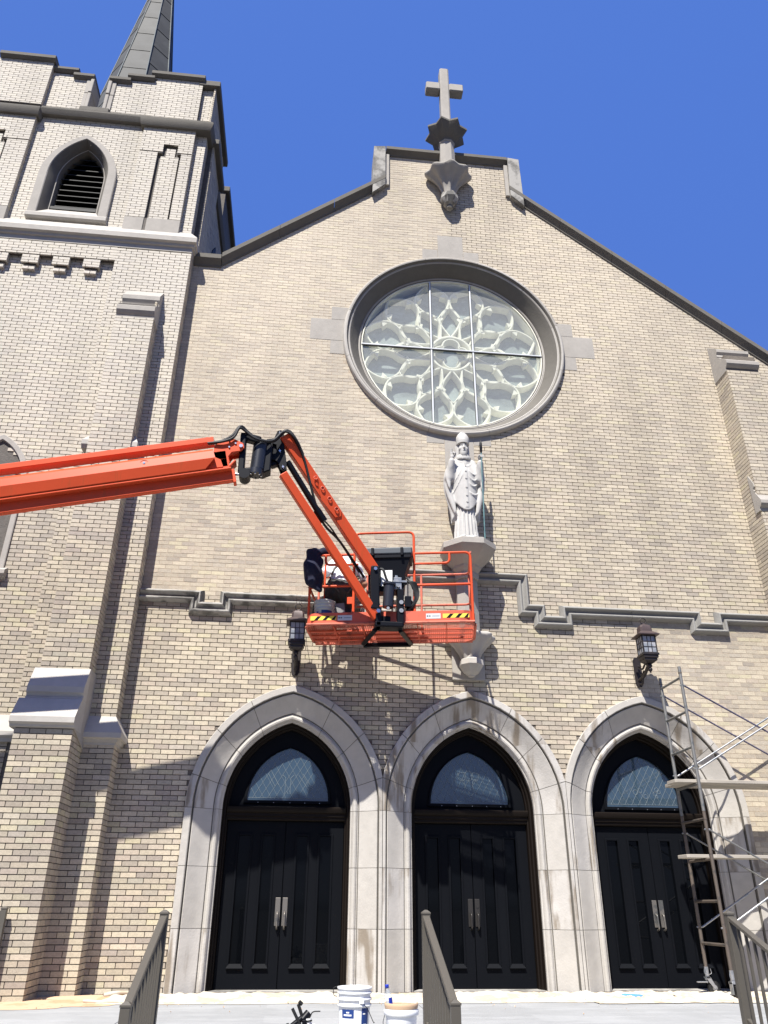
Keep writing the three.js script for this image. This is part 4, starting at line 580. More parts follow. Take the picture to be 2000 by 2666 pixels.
// ------------------------------------------------------------------ statue
{
  const st = thing('statue', 'white stone statue of a bishop raising one hand, on the bracket below the round window', 'statue', [-0.015, 6.112, 0.30]); st.scale.set(0.93, 1, 1);
  const fold = (a, n, k) => Math.pow(Math.abs(Math.sin(a * n / 2)), 0.7) * k;
  const body = (x, y, z) => {
    const a = Math.atan2(x, z + 0.001);
    // lower robe
    const w0 = lerp(0.215, 0.17, smooth(0.08, 0.7, y)), d0 = lerp(0.185, 0.15, smooth(0.08, 0.7, y));
    let f = (Math.hypot(x / w0, z / d0) - 1) * 0.15 + fold(a, 17, 0.026) - 0.012; f = Math.max(f, 0.085 - y - 0.02 * Math.sin(a * 9), y - 0.95);
    // chasuble hanging to a rounded hem in front
    const t = smooth(0.5, 1.15, y), wc = y < 1.15 ? lerp(0.205, 0.235, t) : lerp(0.235, 0.13, smooth(1.25, 1.60, y)), dc = y < 1.15 ? lerp(0.185, 0.185, t) : lerp(0.185, 0.11, smooth(1.2, 1.6, y));
    const hem = 0.565 + 5.2 * x * x * (z > 0 ? 1 : 0.4);
    const dr = (x0, y0, k, w) => Math.max(0, 1 - Math.abs(y - y0 - k * (x - x0) * (x - x0)) / w); const vf = z < 0 ? 0 : -0.016 * (dr(0.13, 1.02, 9, 0.03) + dr(0.14, 1.13, 9, 0.028) + dr(0.15, 1.25, 8, 0.025) + 0.9 * dr(0.13, 0.86, 7, 0.03)) * smooth(0.03, 0.08, x) - 0.013 * (dr(-0.5, 0.72, 2.6, 0.025) + dr(-0.52, 0.86, 2.4, 0.022) + dr(0.35, 0.86, -1.9, 0.02)) * smooth(-0.03, -0.08, x) - 0.012 * smooth(1.25, 1.4, y) * (dr(0, 1.40, 5, 0.02) + dr(0, 1.48, 5, 0.02));
    let c = (Math.hypot(x / wc, z / dc) - 1) * 0.17 + vf; c = Math.max(c, hem - y, y - 1.66);
    const inner = (Math.hypot(x / (wc - 0.022), z / (dc - 0.022)) - 1) * 0.17; c = Math.max(c, y < 0.9 ? -Math.max(inner, y - 0.9) * 1 : -1);
    f = smin(f, c, 0.012);
    // centre band
    f = Math.min(f, Math.max(Math.abs(x) - 0.030, Math.abs(y - 1.07) - 0.46, (Math.hypot(x / (wc + 0.01), z / (dc + 0.010)) - 1) * 0.17));
    // cloak falling from both arms
    for (const s of [-1, 1]) {
      const cx = x * s; const yy = (y - 0.42) / 0.95; if (yy > -0.2 && yy < 1.25) { const px = lerp(0.19, 0.305, smooth(0, 0.75, yy)) - 0.07 * smooth(0.8, 1.2, yy), pz = lerp(-0.02, 0.02, yy); let q = Math.hypot((cx - px) / 0.055, (z - pz) / lerp(0.10, 0.15, yy)); q = (q - 1) * 0.05 + 0.008 * Math.sin(z * 60 + y * 8); q = Math.max(q, 0.42 + (z > 0 ? z * 1.2 : 0) - y, y - 1.42); f = smin(f, q, 0.03); }
      f = smin(f, caps(cx, y, z, [0.15, 1.50, -0.01], [0.265, 1.20, 0.06], 0.105, 0.085), 0.05);
    }
    f = smin(f, caps(x, y, z, [-0.268, 1.19, 0.08], [-0.245, 1.46, 0.18], 0.080, 0.056), 0.03);
    f = smin(f, caps(x, y, z, [0.27, 1.19, 0.08], [0.275, 1.46, 0.18], 0.080, 0.056), 0.03);
    // hollow of the sleeves, collar, shoes
    f = smin(f, caps(x, y, z, [0, 1.55, 0], [0, 1.66, 0.03], 0.12, 0.075), 0.05);
    f = Math.min(f, Math.max(Math.abs(Math.hypot(x, z * 1.05 - 0.02) - 0.118) - 0.026, Math.abs(y - 1.615 + z * 0.25) - 0.03));
    for (const s of [-0.09, 0.10]) f = smin(f, ell(x, y, z, [s, 0.065, 0.17], [0.052, 0.045, 0.10]), 0.02);
    return f;
  };
  part('body', skin(body, [-0.40, 0.0, -0.24], [0.42, 1.72, 0.32], 0.0125), M.statue, st);
  const head = (x, y, z) => {
    const cy = 1.775; let f = ell(x, y, z, [0, cy + 0.01, 0.045], [0.086, 0.125, 0.10]);
    f = smin(f, ell(x, y, z, [0, cy - 0.085, 0.092], [0.060, 0.085, 0.055]), 0.03);           // beard
    f = smin(f, ell(x, y, z, [0, cy - 0.045, 0.118], [0.040, 0.014, 0.022]), 0.012);          // moustache
    f = smin(f, caps(x, y, z, [0, cy + 0.055, 0.132], [0, cy - 0.008, 0.160], 0.012, 0.019), 0.014);  // nose
    f = smin(f, ell(x, y, z, [0, cy + 0.068, 0.122], [0.066, 0.014, 0.026]), 0.02);           // brow
    for (const s of [-1, 1]) { f = Math.max(f, -ell(x, y, z, [s * 0.034, cy + 0.036, 0.146], [0.021, 0.014, 0.020])); f = smin(f, ell(x, y, z, [s * 0.034, cy + 0.036, 0.127], [0.014, 0.011, 0.012]), 0.004); f = smin(f, ell(x, y, z, [s * 0.055, cy - 0.005, 0.10], [0.028, 0.03, 0.03]), 0.02); f = smin(f, caps(x, y, z, [s * 0.088, cy + 0.08, 0.03], [s * 0.098, cy - 0.13, 0.02], 0.027, 0.034), 0.02); f = smin(f, caps(x, y, z, [s * 0.09, cy + 0.08, -0.03], [s * 0.085, cy - 0.14, -0.03], 0.04, 0.05), 0.03); }
    f = Math.max(f, -ell(x, y, z, [0, cy - 0.068, 0.148], [0.022, 0.006, 0.016]));
    return f;
  };
  part('head', skin(head, [-0.16, 1.58, -0.12], [0.16, 1.95, 0.20], 0.0062), M.statue, st);
  // tall pointed hat: two leaves on a band
  const mit = (y0, w, d) => { const o = []; for (let k = 0; k < 24; k++) { const a = k / 24 * Math.PI * 2; o.push([Math.sin(a) * w, y0, 0.045 + Math.cos(a) * d]); } return o; };
  part('mitre', [loft([mit(1.868, 0.112, 0.118), mit(1.872, 0.118, 0.124), mit(1.92, 0.121, 0.126), mit(1.924, 0.115, 0.12), mit(1.965, 0.122, 0.112), mit(2.02, 0.117, 0.092), mit(2.075, 0.088, 0.066), mit(2.115, 0.048, 0.042), mit(2.14, 0.012, 0.02)], true, true, 0.8), box(-0.012, 0.012, 1.93, 2.10, 0.13, 0.15), box(-0.05, 0.05, 1.99, 2.01, 0.128, 0.142)].map((g, i) => i ? g.rotateX(-0.02) : g), M.statue, st);
  // hands
  const hand = (wr, up, fwd, side, curls, thumb, s = 1) => (x, y, z) => { // palm and five separate fingers
    const P = (a, b, c) => [wr[0] + up[0] * a + side[0] * b + fwd[0] * c, wr[1] + up[1] * a + side[1] * b + fwd[1] * c, wr[2] + up[2] * a + side[2] * b + fwd[2] * c];
    let f = caps(x, y, z, P(-0.03, 0, 0), P(0.01, 0, 0), 0.030, 0.030);
    for (const b of [-0.025, 0, 0.025]) f = smin(f, caps(x, y, z, P(0.015, b * 0.7, 0), P(0.075, b, 0), 0.018, 0.015), 0.012);
    for (let k = 0; k < 4; k++) { const b = (k - 1.5) * 0.0215, L = [0.075, 0.085, 0.08, 0.062][k], c = curls[k]; const q0 = P(0.078, b, 0), q1 = P(0.078 + L * 0.5 * Math.cos(c), b, L * 0.5 * Math.sin(c)), q2 = P(0.078 + L * 0.5 * Math.cos(c) + L * 0.5 * Math.cos(c * 2.1), b, L * 0.5 * Math.sin(c) + L * 0.5 * Math.sin(c * 2.1)); f = smin(f, caps(x, y, z, q0, q1, 0.0105, 0.0095), 0.004); f = smin(f, caps(x, y, z, q1, q2, 0.0095, 0.008), 0.003); }
    const t0 = P(0.012, thumb * 0.034, 0.01), t1 = P(0.055, thumb * 0.058, 0.024), t2 = P(0.086, thumb * 0.05, 0.040); f = smin(f, caps(x, y, z, t0, t1, 0.014, 0.011), 0.008); return smin(f, caps(x, y, z, t1, t2, 0.011, 0.009), 0.004);
  };
  part('hand', skin(hand([-0.243, 1.53, 0.195], [0.10, 0.98, 0.12], [0.15, -0.12, 0.98], [0.98, -0.08, -0.16], [0.05, 0.12, 1.25, 1.3], 1), [-0.38, 1.44, 0.08], [-0.10, 1.78, 0.36], 0.0065), M.statue, st, 'raised hand with two fingers up');
  part('hand', skin(hand([0.280, 1.515, 0.165], [0.10, 0.93, 0.34], [0.20, -0.36, 0.91], [0.97, -0.02, -0.22], [1.25, 1.3, 1.3, 1.25], -1), [0.15, 1.43, 0.06], [0.44, 1.74, 0.36], 0.0065), M.statue, st, 'hand closed on the staff');
  part('staff', [cyl([0.262, 0.0, 0.245], [0.290, 1.66, 0.225], 0.0125, 10)], M.patina, st, 'thin green weathered metal staff');
  part('staff_head', loft([[1.63, 0.013], [1.66, 0.021], [1.73, 0.026], [1.81, 0.024], [1.86, 0.015], [1.89, 0.004]].map(([y, r]) => { const o = []; for (let k = 0; k < 10; k++) { const a = k / 10 * 6.283; o.push([0.290 + Math.cos(a) * r, y, 0.225 + Math.sin(a) * r]); } return o; }), true, true, 0.8), M.black, st, 'dark knob at the top of the staff');
  part('plinth', loft([[0, 0.27], [0.06, 0.27], [0.085, 0.25]].map(([y, r]) => { const o = []; for (let k = 0; k < 12; k++) { const a = (k + 0.5) / 12 * 6.283; o.push([Math.sin(a) * r, y, 0.02 + Math.cos(a) * r * 0.9]); } return o; }), true, true, 0.3), M.statue, st);
  const crosses = []; for (const y of [1.43, 1.29, 1.15, 0.98, 0.83, 0.71]) { const zz = 0.198 - 0.03 * smooth(1.2, 1.5, y); crosses.push(box(-0.018, 0.018, y - 0.004, y + 0.004, zz, zz + 0.008), box(-0.004, 0.004, y - 0.018, y + 0.018, zz, zz + 0.007)); }
  part('embroidered_crosses', crosses, M.statue, st);
}
// ------------------------------------------------------------------ lanterns
function lantern(x, label) {
  const z = 0.45, l = thing('wall_lantern', label, 'lantern', [x, 0, z], 'lanterns between the doorways');
  const sq = (h, y, c = 0.18) => { const k = h * (1 - c); return [[-k, y, -h], [k, y, -h], [h, y, -k], [h, y, k], [k, y, h], [-k, y, h], [-h, y, k], [-h, y, -k]]; };
  part('body', loft([sq(0.108, 4.355, 0.02), sq(0.125, 4.36, 0.02), sq(0.125, 4.385, 0.02), sq(0.118, 4.39, 0.02), sq(0.112, 4.40, 0.02)], true, true, 0.3), M.lampMetal, l);
  for (const [dx, dz] of [[0, 1], [0, -1], [1, 0], [-1, 0]]) {
    const w = 0.106, q = (a, y, o) => dx ? [dx * (w + o), y, a] : [a, y, dz * (w + o)];
    const b = (a0, a1, y0, y1, o0, o1) => { const p = q(a0, y0, o0), r = q(a1, y1, o1); return box(Math.min(p[0], r[0]), Math.max(p[0], r[0]), y0, y1, Math.min(p[2], r[2]), Math.max(p[2], r[2])); };
    part('glass_pane', b(-0.098, 0.098, 4.402, 4.652, -0.006, -0.002), M.lampGlass, l);
    part('glazing_bars', [b(-0.110, -0.094, 4.40, 4.66, -0.008, 0.006), b(0.094, 0.110, 4.40, 4.66, -0.008, 0.006), ...[-0.034, 0.026].map((a) => b(a, a + 0.009, 4.40, 4.66, -0.003, 0.004)), ...[4.478, 4.56].map((y) => b(-0.094, 0.094, y, y + 0.009, -0.002, 0.003)), b(-0.1, 0.1, 4.645, 4.665, -0.004, 0.0055)], M.lampMetal, l);
  }
  part('core', box(-0.085, 0.085, 4.40, 4.65, -0.085, 0.085), mat(0.20, 0.20, 0.21), l);
  part('roof', loft([sq(0.128, 4.66, 0.02), sq(0.162, 4.665, 0.02), sq(0.162, 4.678, 0.02), sq(0.105, 4.725, 0.15), sq(0.094, 4.735, 0.3), sq(0.09, 4.80, 0.3), sq(0.078, 4.832, 0.35), sq(0.05, 4.848, 0.35), sq(0.022, 4.853, 0.35), sq(0.018, 4.872, 0.35)], true, true, 0.35), mat(0.075, 0.052, 0.050, { roughness: 0.5, metalness: 0.2, map: T.wear }), l);
  part('ring', moved(new THREE.TorusGeometry(0.048, 0.0075, 8, 28), 0, 4.92, 0), M.lampMetal, l);
  part('base', loft([sq(0.112, 4.355, 0.02), sq(0.112, 4.32, 0.02), sq(0.096, 4.312, 0.05), sq(0.096, 4.285, 0.05), sq(0.07, 4.262, 0.2), sq(0.045, 4.25, 0.3)].reverse(), true, true, 0.3), M.lampMetal, l);
  part('finial', moved(lathe([[0.0, 0], [0.012, 0.002], [0.014, 0.02], [0.03, 0.035], [0.036, 0.055], [0.026, 0.072], [0.02, 0.078], [0.034, 0.09], [0.04, 0.105], [0.03, 0.13], [0.024, 0.15]], 14), 0, 4.11, 0), M.lampMetal, l);
  part('bracket', [bent([[0, 4.255, 0.0], [0, 4.20, -0.10], [0, 4.13, -0.22], [0, 4.10, -0.42]], 0.026, 0.1), bent([[0, 4.21, -0.04], [0, 4.30, -0.14], [0, 4.22, -0.26], [0, 4.32, -0.40]], 0.015, 0.12), bent([[0, 4.12, -0.28], [0, 4.02, -0.33], [0, 4.04, -0.42], [0, 4.12, -0.41]], 0.016, 0.06), bent([[0, 4.20, -0.22], [0, 4.13, -0.32], [0, 4.23, -0.39]], 0.013, 0.06)], M.lampMetal, l);
  part('wall_plate', [extrude([[-0.062, 4.06], [-0.03, 4.005], [0.03, 4.005], [0.062, 4.06], [0.062, 4.42], [0.03, 4.47], [-0.03, 4.47], [-0.062, 4.42]], -0.447, -0.425, [], 0.004), moved(new THREE.SphereGeometry(0.02, 10, 8), 0, 4.08, -0.42)], M.lampMetal, l);
  return l;
}
lantern(-2.628, 'dark square lantern on a scroll bracket beside the lift basket, above the left doorway');
lantern(2.66, 'dark square lantern on a scroll bracket above the right doorway, next to the scaffold');
part('chain', tube([[-2.628, 4.966, 0.45], [-2.62, 5.05, 0.25], [-2.615, 5.22, 0.125]], 0.004, 10, 5), M.lampMetal, scene.getObjectByName('wall_lantern')).position.set(2.628, 0, -0.45);

// ------------------------------------------------------------------ boom lift
const lift = thing('boom_lift', 'orange boom lift with black knuckle, double jib and work basket held against the church front', 'boom lift', [0, 0, 0]);
{
  const beam = (a, b, h, d, c = 0.012, side = V(0, 0, 1), ext = 0) => { const A = V(...a), B = V(...b), D = B.clone().sub(A), L = D.length() + ext; D.normalize(); const S = side.clone().addScaledVector(D, -side.dot(D)).normalize(), U = S.clone().cross(D); const g = new RoundedBoxGeometry(L, h, d, 1, c); g.applyMatrix4(new THREE.Matrix4().makeBasis(D, U, S).setPosition(A.clone().add(B).multiplyScalar(0.5))); return g; };
  // main boom, drawn in its own frame: x along the boom, tip at the origin
  const ang = 0.228, BM = new THREE.Matrix4().makeRotationZ(ang).setPosition(-3.84, 6.30, 2.19), onB = (g) => { g.applyMatrix4(BM); return g; };
  const BP = [[-0.02, 0.165], [0.075, 0.165], [0.15, 0.095], [0.168, -0.025], [0.13, -0.155], [0.10, -0.168], [-0.10, -0.168], [-0.125, -0.155], [-0.16, -0.025], [-0.135, 0.085]];
  const endCut = (y) => y > 0.08 ? 0.0 : y > -0.03 ? 0.015 : -0.13;
  const boom = part('main_boom', onB(loft([BP.map(([z, y]) => [-9, y, z]), BP.map(([z, y]) => [endCut(y), y, z])], true, true, 0.25)), M.orange, lift);
  part('inner_boom', onB(loft([[-9, 0], [0.16, 0]].map(([x]) => [[x, 0.10, 0.095], [x, 0.10, -0.095], [x, -0.14, -0.095], [x, -0.14, 0.095]]), true, true, 0.2)), M.orange, boom);
  part('boom_channel', [onB(box(-9, 0.215, -0.335, -0.17, -0.042, 0.042, 0.008)), onB(box(0.20, 0.24, -0.38, -0.17, -0.06, 0.06, 0.01)), onB(box(-9, 0.2, -0.195, -0.171, -0.118, 0.118, 0.006))], M.orange, boom);
  part('hose_tray', [onB(box(-9, 0.03, 0.27, 0.355, -0.07, 0.09, 0.008)), ...[-8, -6, -4.2, -3.3, -2.95].map((x) => onB(box(x, x + 0.04, 0.165, 0.27, -0.03, 0.03)))], M.orange, boom);
  part('inspection_hole', [onB(moved(new THREE.TorusGeometry(0.048, 0.008, 8, 24), -0.9, 0.04, 0.150).rotateX(0))], M.orangeWorn, boom);
  part('bolt', onB(cyl([-0.9, 0.04, 0.135], [-0.9, 0.04, 0.168], 0.018, 6)), M.chrome, boom);
  // head of the boom: plates, pin and levelling cylinder
  const head = part('boom_head', [extrude([[-3.90, 6.66], [-3.70, 6.80], [-3.60, 6.76], [-3.52, 6.72], [-3.50, 6.65], [-3.54, 6.60], [-3.66, 6.57], [-3.70, 6.50], [-3.68, 6.40], [-3.66, 6.30], [-3.74, 6.30], [-3.80, 6.44], [-3.90, 6.48]], 2.00, 2.025, [], 0.004), extrude([[-3.90, 6.66], [-3.70, 6.80], [-3.60, 6.76], [-3.52, 6.72], [-3.50, 6.65], [-3.54, 6.60], [-3.66, 6.57], [-3.70, 6.50], [-3.68, 6.30], [-3.9, 6.3]], 1.82, 1.845, [], 0.004), beam([-3.72, 6.60, 1.93], [-3.52, 6.665, 1.93], 0.03, 0.18), beam([-3.70, 6.32, 1.93], [-3.60, 6.46, 1.93], 0.03, 0.17)], M.orange, lift);
  head.position.set(0.04, -0.15, 0.26);
  for (const [x, y] of [[-3.705, 6.735], [-3.70, 6.64], [-3.62, 6.705]]) part('bolt', cyl([x, y, 2.02], [x, y, 2.04], 0.013, 8), M.chrome, head);
  part('pin', cyl([-3.545, 6.665, 1.80], [-3.545, 6.665, 2.05], 0.026, 14), M.chrome, head);
  part('levelling_cylinder', [cyl([-3.72, 6.29, 1.93], [-3.45, 6.275, 1.93], 0.02, 12)], M.chrome, head);
  // black rotating knuckle
  const kn = part('knuckle', [beam([-3.535, 6.93, 1.91], [-3.52, 6.30, 1.91], 0.085, 0.13, 0.02), beam([-3.54, 6.895, 1.90], [-3.30, 6.85, 1.88], 0.11, 0.12, 0.02), beam([-3.50, 6.33, 1.90], [-3.26, 6.38, 1.88], 0.10, 0.13, 0.03), extrude([[-3.40, 6.90], [-3.18, 6.90], [-3.14, 6.80], [-3.14, 6.42], [-3.25, 6.36], [-3.40, 6.42]], 1.68, 1.86, [], 0.015)], M.black, lift, 'black rotating knuckle between boom and jib');
  kn.position.set(0.04, -0.15, 0.26);
  part('rotator', [cyl([-3.32, 6.42, 1.83], [-3.30, 6.86, 1.83], 0.10, 20), cyl([-3.33, 6.31, 1.88], [-3.33, 6.39, 1.88], 0.10, 18)], mat(0.018, 0.02, 0.026, { roughness: 0.32 }), kn);
  part('bolt', [0, 1, 2, 3, 4, 5, 6, 7].map((k) => cyl([-3.33 + Math.cos(k * 0.785) * 0.078, 6.305, 1.88 + Math.sin(k * 0.785) * 0.078], [-3.33 + Math.cos(k * 0.785) * 0.078, 6.295, 1.88 + Math.sin(k * 0.785) * 0.078], 0.012, 6)), M.chrome, kn);
  part('pivot_drum', cyl([-3.47, 6.27, 1.82], [-3.47, 6.27, 2.0], 0.075, 18), M.black, kn);
  part('jib_plate', [1.575, 1.725].map((z) => extrude([[-3.09, 7.14], [-3.045, 7.155], [-3.0, 7.12], [-2.99, 6.95], [-2.93, 6.62], [-2.925, 6.52], [-2.965, 6.49], [-3.01, 6.52], [-3.05, 6.62], [-3.10, 6.66], [-3.22, 6.66], [-3.26, 6.72], [-3.23, 6.99], [-3.13, 7.01]], z - 0.012, z + 0.012, [[[-3.15, 6.93], [-3.085, 6.91], [-3.07, 6.80], [-3.10, 6.75], [-3.15, 6.78]]], 0.003)), M.black, kn);
  part('jib_box', extrude([[-3.32, 6.96], [-3.10, 6.96], [-3.04, 6.62], [-3.12, 6.58], [-3.30, 6.62]], 1.60, 1.70, [], 0.01), M.black, kn);
  for (const [x, y] of [[-3.05, 7.09], [-3.035, 6.80], [-2.975, 6.545]]) part('bolt', [cyl([x, y, 1.735], [x, y, 1.755], 0.016, 8), beam([x - 0.01, y + 0.03, 1.745], [x + 0.01, y - 0.03, 1.745], 0.012, 0.012)], M.chrome, kn);
  // jib: two parallel arms with a cylinder between
  const KU = [-2.925, 6.875, 1.96], BU = [-1.618, 5.195, 1.37], KL = [-2.905, 6.265, 1.96], BL2 = [-1.575, 4.515, 1.37];
  const jib = part('jib_arm', [beam(KU, BU, 0.155, 0.145, 0.016, V(0, 0, 1), 0.10)], M.orange, lift);
  part('reinforcement_plate', extrude([[-0.33, 0.0], [0.30, 0.0], [0.36, -0.045], [0.33, -0.13], [0.02, -0.16], [-0.22, -0.06]], 0, 0.02, [], 0.003).applyMatrix4((() => { const D = V(...BU).sub(V(...KU)).normalize(), S = V(0, 0, 1).addScaledVector(D, -D.z).normalize(), U = S.clone().cross(D); return new THREE.Matrix4().makeBasis(D, U, S).setPosition(V(...KU).lerp(V(...BU), 0.45).addScaledVector(U, 0.07).addScaledVector(S, 0.066)); })()), M.orange, jib);
  part('plate_hole', [0.33, 0.41, 0.49, 0.57].map((t) => { const p = V(...KU).lerp(V(...BU), t); return moved(new THREE.TorusGeometry(0.026, 0.006, 6, 18), p.x + 0.018, p.y + 0.012, p.z + 0.1); }), M.orangeWorn, jib);
  part('jib_link', [beam(KL, BL2, 0.118, 0.11, 0.014, V(0, 0, 1), 0.10)], M.orange, lift);
  part('jib_cylinder', [cyl([-2.88, 6.515, 1.95], [-2.38, 5.80, 1.74], 0.043, 16), cyl([-2.44, 5.88, 1.76], [-2.33, 5.73, 1.71], 0.055, 14)], M.black, lift);
  const sh = (l) => l.map(([x, y, z]) => { const t = Math.min(1, Math.max(0, (x + 1.75) / -1.1)); return [x + 0.05 * t, y - 0.185 * t, z + 0.32 * t]; });
  part('hoses', [tube(sh([[-4.0, 6.74, 1.93], [-3.82, 6.77, 1.95], [-3.68, 6.86, 1.97], [-3.59, 7.02, 1.96], [-3.50, 6.98, 1.9], [-3.36, 6.90, 1.86], [-3.15, 6.93, 1.78], [-2.98, 7.14, 1.74], [-2.86, 7.06, 1.71], [-2.72, 6.82, 1.65]]), 0.026, 60, 8), tube(sh([[-4.0, 6.71, 1.98], [-3.80, 6.74, 2.0], [-3.66, 6.82, 2.0], [-3.60, 6.98, 1.99], [-3.52, 6.96, 1.95], [-3.36, 6.86, 1.92], [-3.15, 6.90, 1.84], [-3.0, 7.10, 1.78], [-2.84, 7.02, 1.74], [-2.70, 6.75, 1.66], [-2.42, 5.92, 1.5], [-2.1, 5.60, 1.36], [-1.72, 5.12, 1.22]]), 0.018, 90, 8), tube(sh([[-2.40, 5.90, 1.5], [-2.28, 5.80, 1.47], [-2.16, 5.66, 1.42], [-1.80, 5.18, 1.26]]), 0.012, 30, 6)], M.rubber, lift);
  part('sticker', moved(box(-0.022, 0.022, -0.02, 0.02, 0, 0.003), -2.615, 5.93, 1.875), M.white, lift);

  // bracket and drive below the console
  const bk = part('basket_bracket', [box(-1.63, -1.50, 4.66, 5.30, 1.10, 1.26, 0.02), box(-1.56, -1.17, 4.42, 4.50, 1.02, 1.24, 0.02), box(-1.255, -1.16, 4.44, 4.98, 1.06, 1.22, 0.015), box(-1.55, -1.47, 4.42, 4.70, 1.06, 1.24, 0.015), box(-1.48, -1.25, 4.46, 4.62, 1.02, 1.10, 0.01), beam([-1.54, 4.42, 1.10], [-1.64, 4.47, 0.28], 0.06, 0.06, 0.01), beam([-1.20, 4.42, 1.10], [-0.94, 4.50, 0.28], 0.06, 0.06, 0.01), beam([-1.64, 4.45, 0.27], [-0.94, 4.485, 0.27], 0.06, 0.06, 0.01)], M.black, lift, 'black bracket that carries the basket');
  bk.position.set(-0.018, -0.085, 0.20); bk.rotation.y = 0;
  part('rotary_drive', [cyl([-1.385, 4.70, 1.22], [-1.365, 5.02, 1.22], 0.075, 20), cyl([-1.365, 5.02, 1.22], [-1.362, 5.05, 1.22], 0.09, 20)], mat(0.02, 0.022, 0.028, { roughness: 0.3 }), bk);
  part('bolt', [cyl([-1.39, 4.66, 1.29], [-1.39, 4.66, 1.31], 0.022, 6), cyl([-1.20, 4.78, 1.222], [-1.20, 4.78, 1.235], 0.03, 12), cyl([-1.20, 4.66, 1.222], [-1.20, 4.66, 1.235], 0.03, 12)], M.galv, bk);
  part('pin', [cyl([-1.565, 5.24, 1.08], [-1.565, 5.24, 1.29], 0.024, 12), cyl([-1.55, 4.62, 1.08], [-1.52, 4.62, 1.30], 0.028, 12)], M.chrome, bk);
  part('valve_block', [box(-1.30, -1.19, 4.98, 5.16, 1.10, 1.20, 0.006), box(-1.31, -1.12, 5.085, 5.11, 1.18, 1.21), box(-1.28, -1.22, 5.16, 5.20, 1.12, 1.17), cyl([-1.24, 5.02, 1.2], [-1.24, 5.02, 1.24], 0.025, 8)], M.galv, bk);
  part('hoses', [0, 1, 2, 3, 4, 5].map((k) => tube([[-1.20 + k * 0.008, 5.11 - k * 0.012, 1.18], [-1.10 + k * 0.018, 5.10, 1.20], [-1.02 + k * 0.014, 4.98, 1.20 - k * 0.008], [-1.01 + k * 0.008, 4.84, 1.18], [-1.08 + k * 0.004, 4.72, 1.14], [-1.18, 4.66, 1.10]], 0.010, 26, 6)).concat([tube([[-1.56, 5.26, 1.2], [-1.47, 5.24, 1.26], [-1.42, 5.12, 1.25], [-1.37, 4.99, 1.24]], 0.012, 20, 6), tube([[-1.52, 5.28, 1.2], [-1.45, 5.25, 1.24], [-1.40, 5.10, 1.25], [-1.34, 5.0, 1.24]], 0.010, 20, 6), tube([[-1.27, 5.18, 1.14], [-1.18, 5.2, 1.16], [-1.08, 5.12, 1.18], [-1.03, 5.0, 1.17]], 0.009, 20, 6)]), M.rubber, bk);
  part('junction_box', [box(-1.14, -1.05, 4.74, 4.90, 1.10, 1.17, 0.008), extrude([[-1.12, 4.70], [-1.0, 4.72], [-0.98, 4.80], [-1.04, 4.86], [-1.10, 4.84]], 1.03, 1.12, [], 0.01)], M.black, bk);

  // basket -------------------------------------------------------------
  const G = new THREE.Group(); G.name = 'work_basket'; lift.add(G); G.position.set(-1.285, 4.435, 0.86); G.rotation.y = -0.18;
  const HW = 1.175, HD = 0.445, r = 0.0185;
  const loop = (y, c, n = 6) => { const o = []; for (const [sx, sz, a] of [[1, 1, 0], [-1, 1, 1], [-1, -1, 2], [1, -1, 3]]) for (let k = 0; k <= n; k++) { const t = (a + k / n) * Math.PI / 2; o.push([sx * (HW - c) + Math.cos(t) * c, y, sz * (HD - c) + Math.sin(t) * c]); } return o; };
  const wallRing = (c, y0, y1, th) => loft([loop(y0, c), loop(y1, c)].map((l) => l).concat([loop(y1, c).map(([x, y, z]) => [x * (1 - th / HW), y, z * (1 - th / HD)]), loop(y0, c).map(([x, y, z]) => [x * (1 - th / HW), y, z * (1 - th / HD)])]), true, false, 0.5);
  part('toe_board', [wallRing(0.17, 0.012, 0.165, 0.012)], M.orangeWorn, G);
  part('floor_rim', [tube(loop(0.0, 0.17), 0.020, 120, 8, true)], M.orangeDusty, G);
  const bars = []; for (let k = 0; k < 84; k++) { const x = -HW + 0.035 + k * (2 * HW - 0.07) / 83; const i = Math.abs(x) > HW - 0.05 ? 0.13 : Math.abs(x) > HW - 0.12 ? 0.06 : 0.012; bars.push(box(x - 0.0028, x + 0.0028, -0.006, 0.006, -HD + i, HD - i)); } for (let k = 0; k < 26; k++) { const z = -HD + 0.03 + k * (2 * HD - 0.06) / 25; const e2 = Math.abs(z) > HD - 0.09 ? 0.09 : 0.02; bars.push(box(-HW + e2, HW - e2, -0.0075, -0.0015, z - 0.0028, z + 0.0028)); }
  const fl = part('floor_mesh', bars, M.orangeDusty, G, 'orange steel floor grating seen from below'); fl.userData.kind = 'stuff';
  part('floor_beam', [-0.20, 0.0, 0.2].map((z) => box(-HW + 0.03, HW - 0.03, -0.035, -0.009, z - 0.018, z + 0.018, 0.004)).concat([-0.78, -0.38, 0.38, 0.78].map((x) => box(x - 0.008, x + 0.008, -0.03, -0.0095, -HD + 0.02, HD - 0.02))), M.orangeWorn, G);
  const P = (...p) => bent(p, r, 0.09);
  const F = HD - 0.03, Bz = -HD + 0.03, L = -HW + 0.03, Rr = HW - 0.03;
  part('rail', [P([L, 0.16, F - 0.06], [L, 1.05, F], [L + 0.35, 1.05, F], [-0.45, 1.05, F])], M.orange, G);
  part('rail', [P([L + 0.22, 1.05, F], [L + 0.22, 0.90, F], [-0.45, 0.895, F])], M.orange, G);
  part('rail', [P([L, 0.56, F - 0.25], [L, 0.565, F - 0.02], [L + 0.2, 0.57, F], [-0.45, 0.57, F])], M.orange, G);
  part('post', [cyl([-0.51, 0.02, F], [-0.51, 1.35, F], 0.019)], M.orange, G);
  part('guard_hoop', [P([-0.51, 0.99, F], [-0.51, 1.385, F], [0.345, 1.385, F], [0.345, 0.02, F])], M.orange, G);
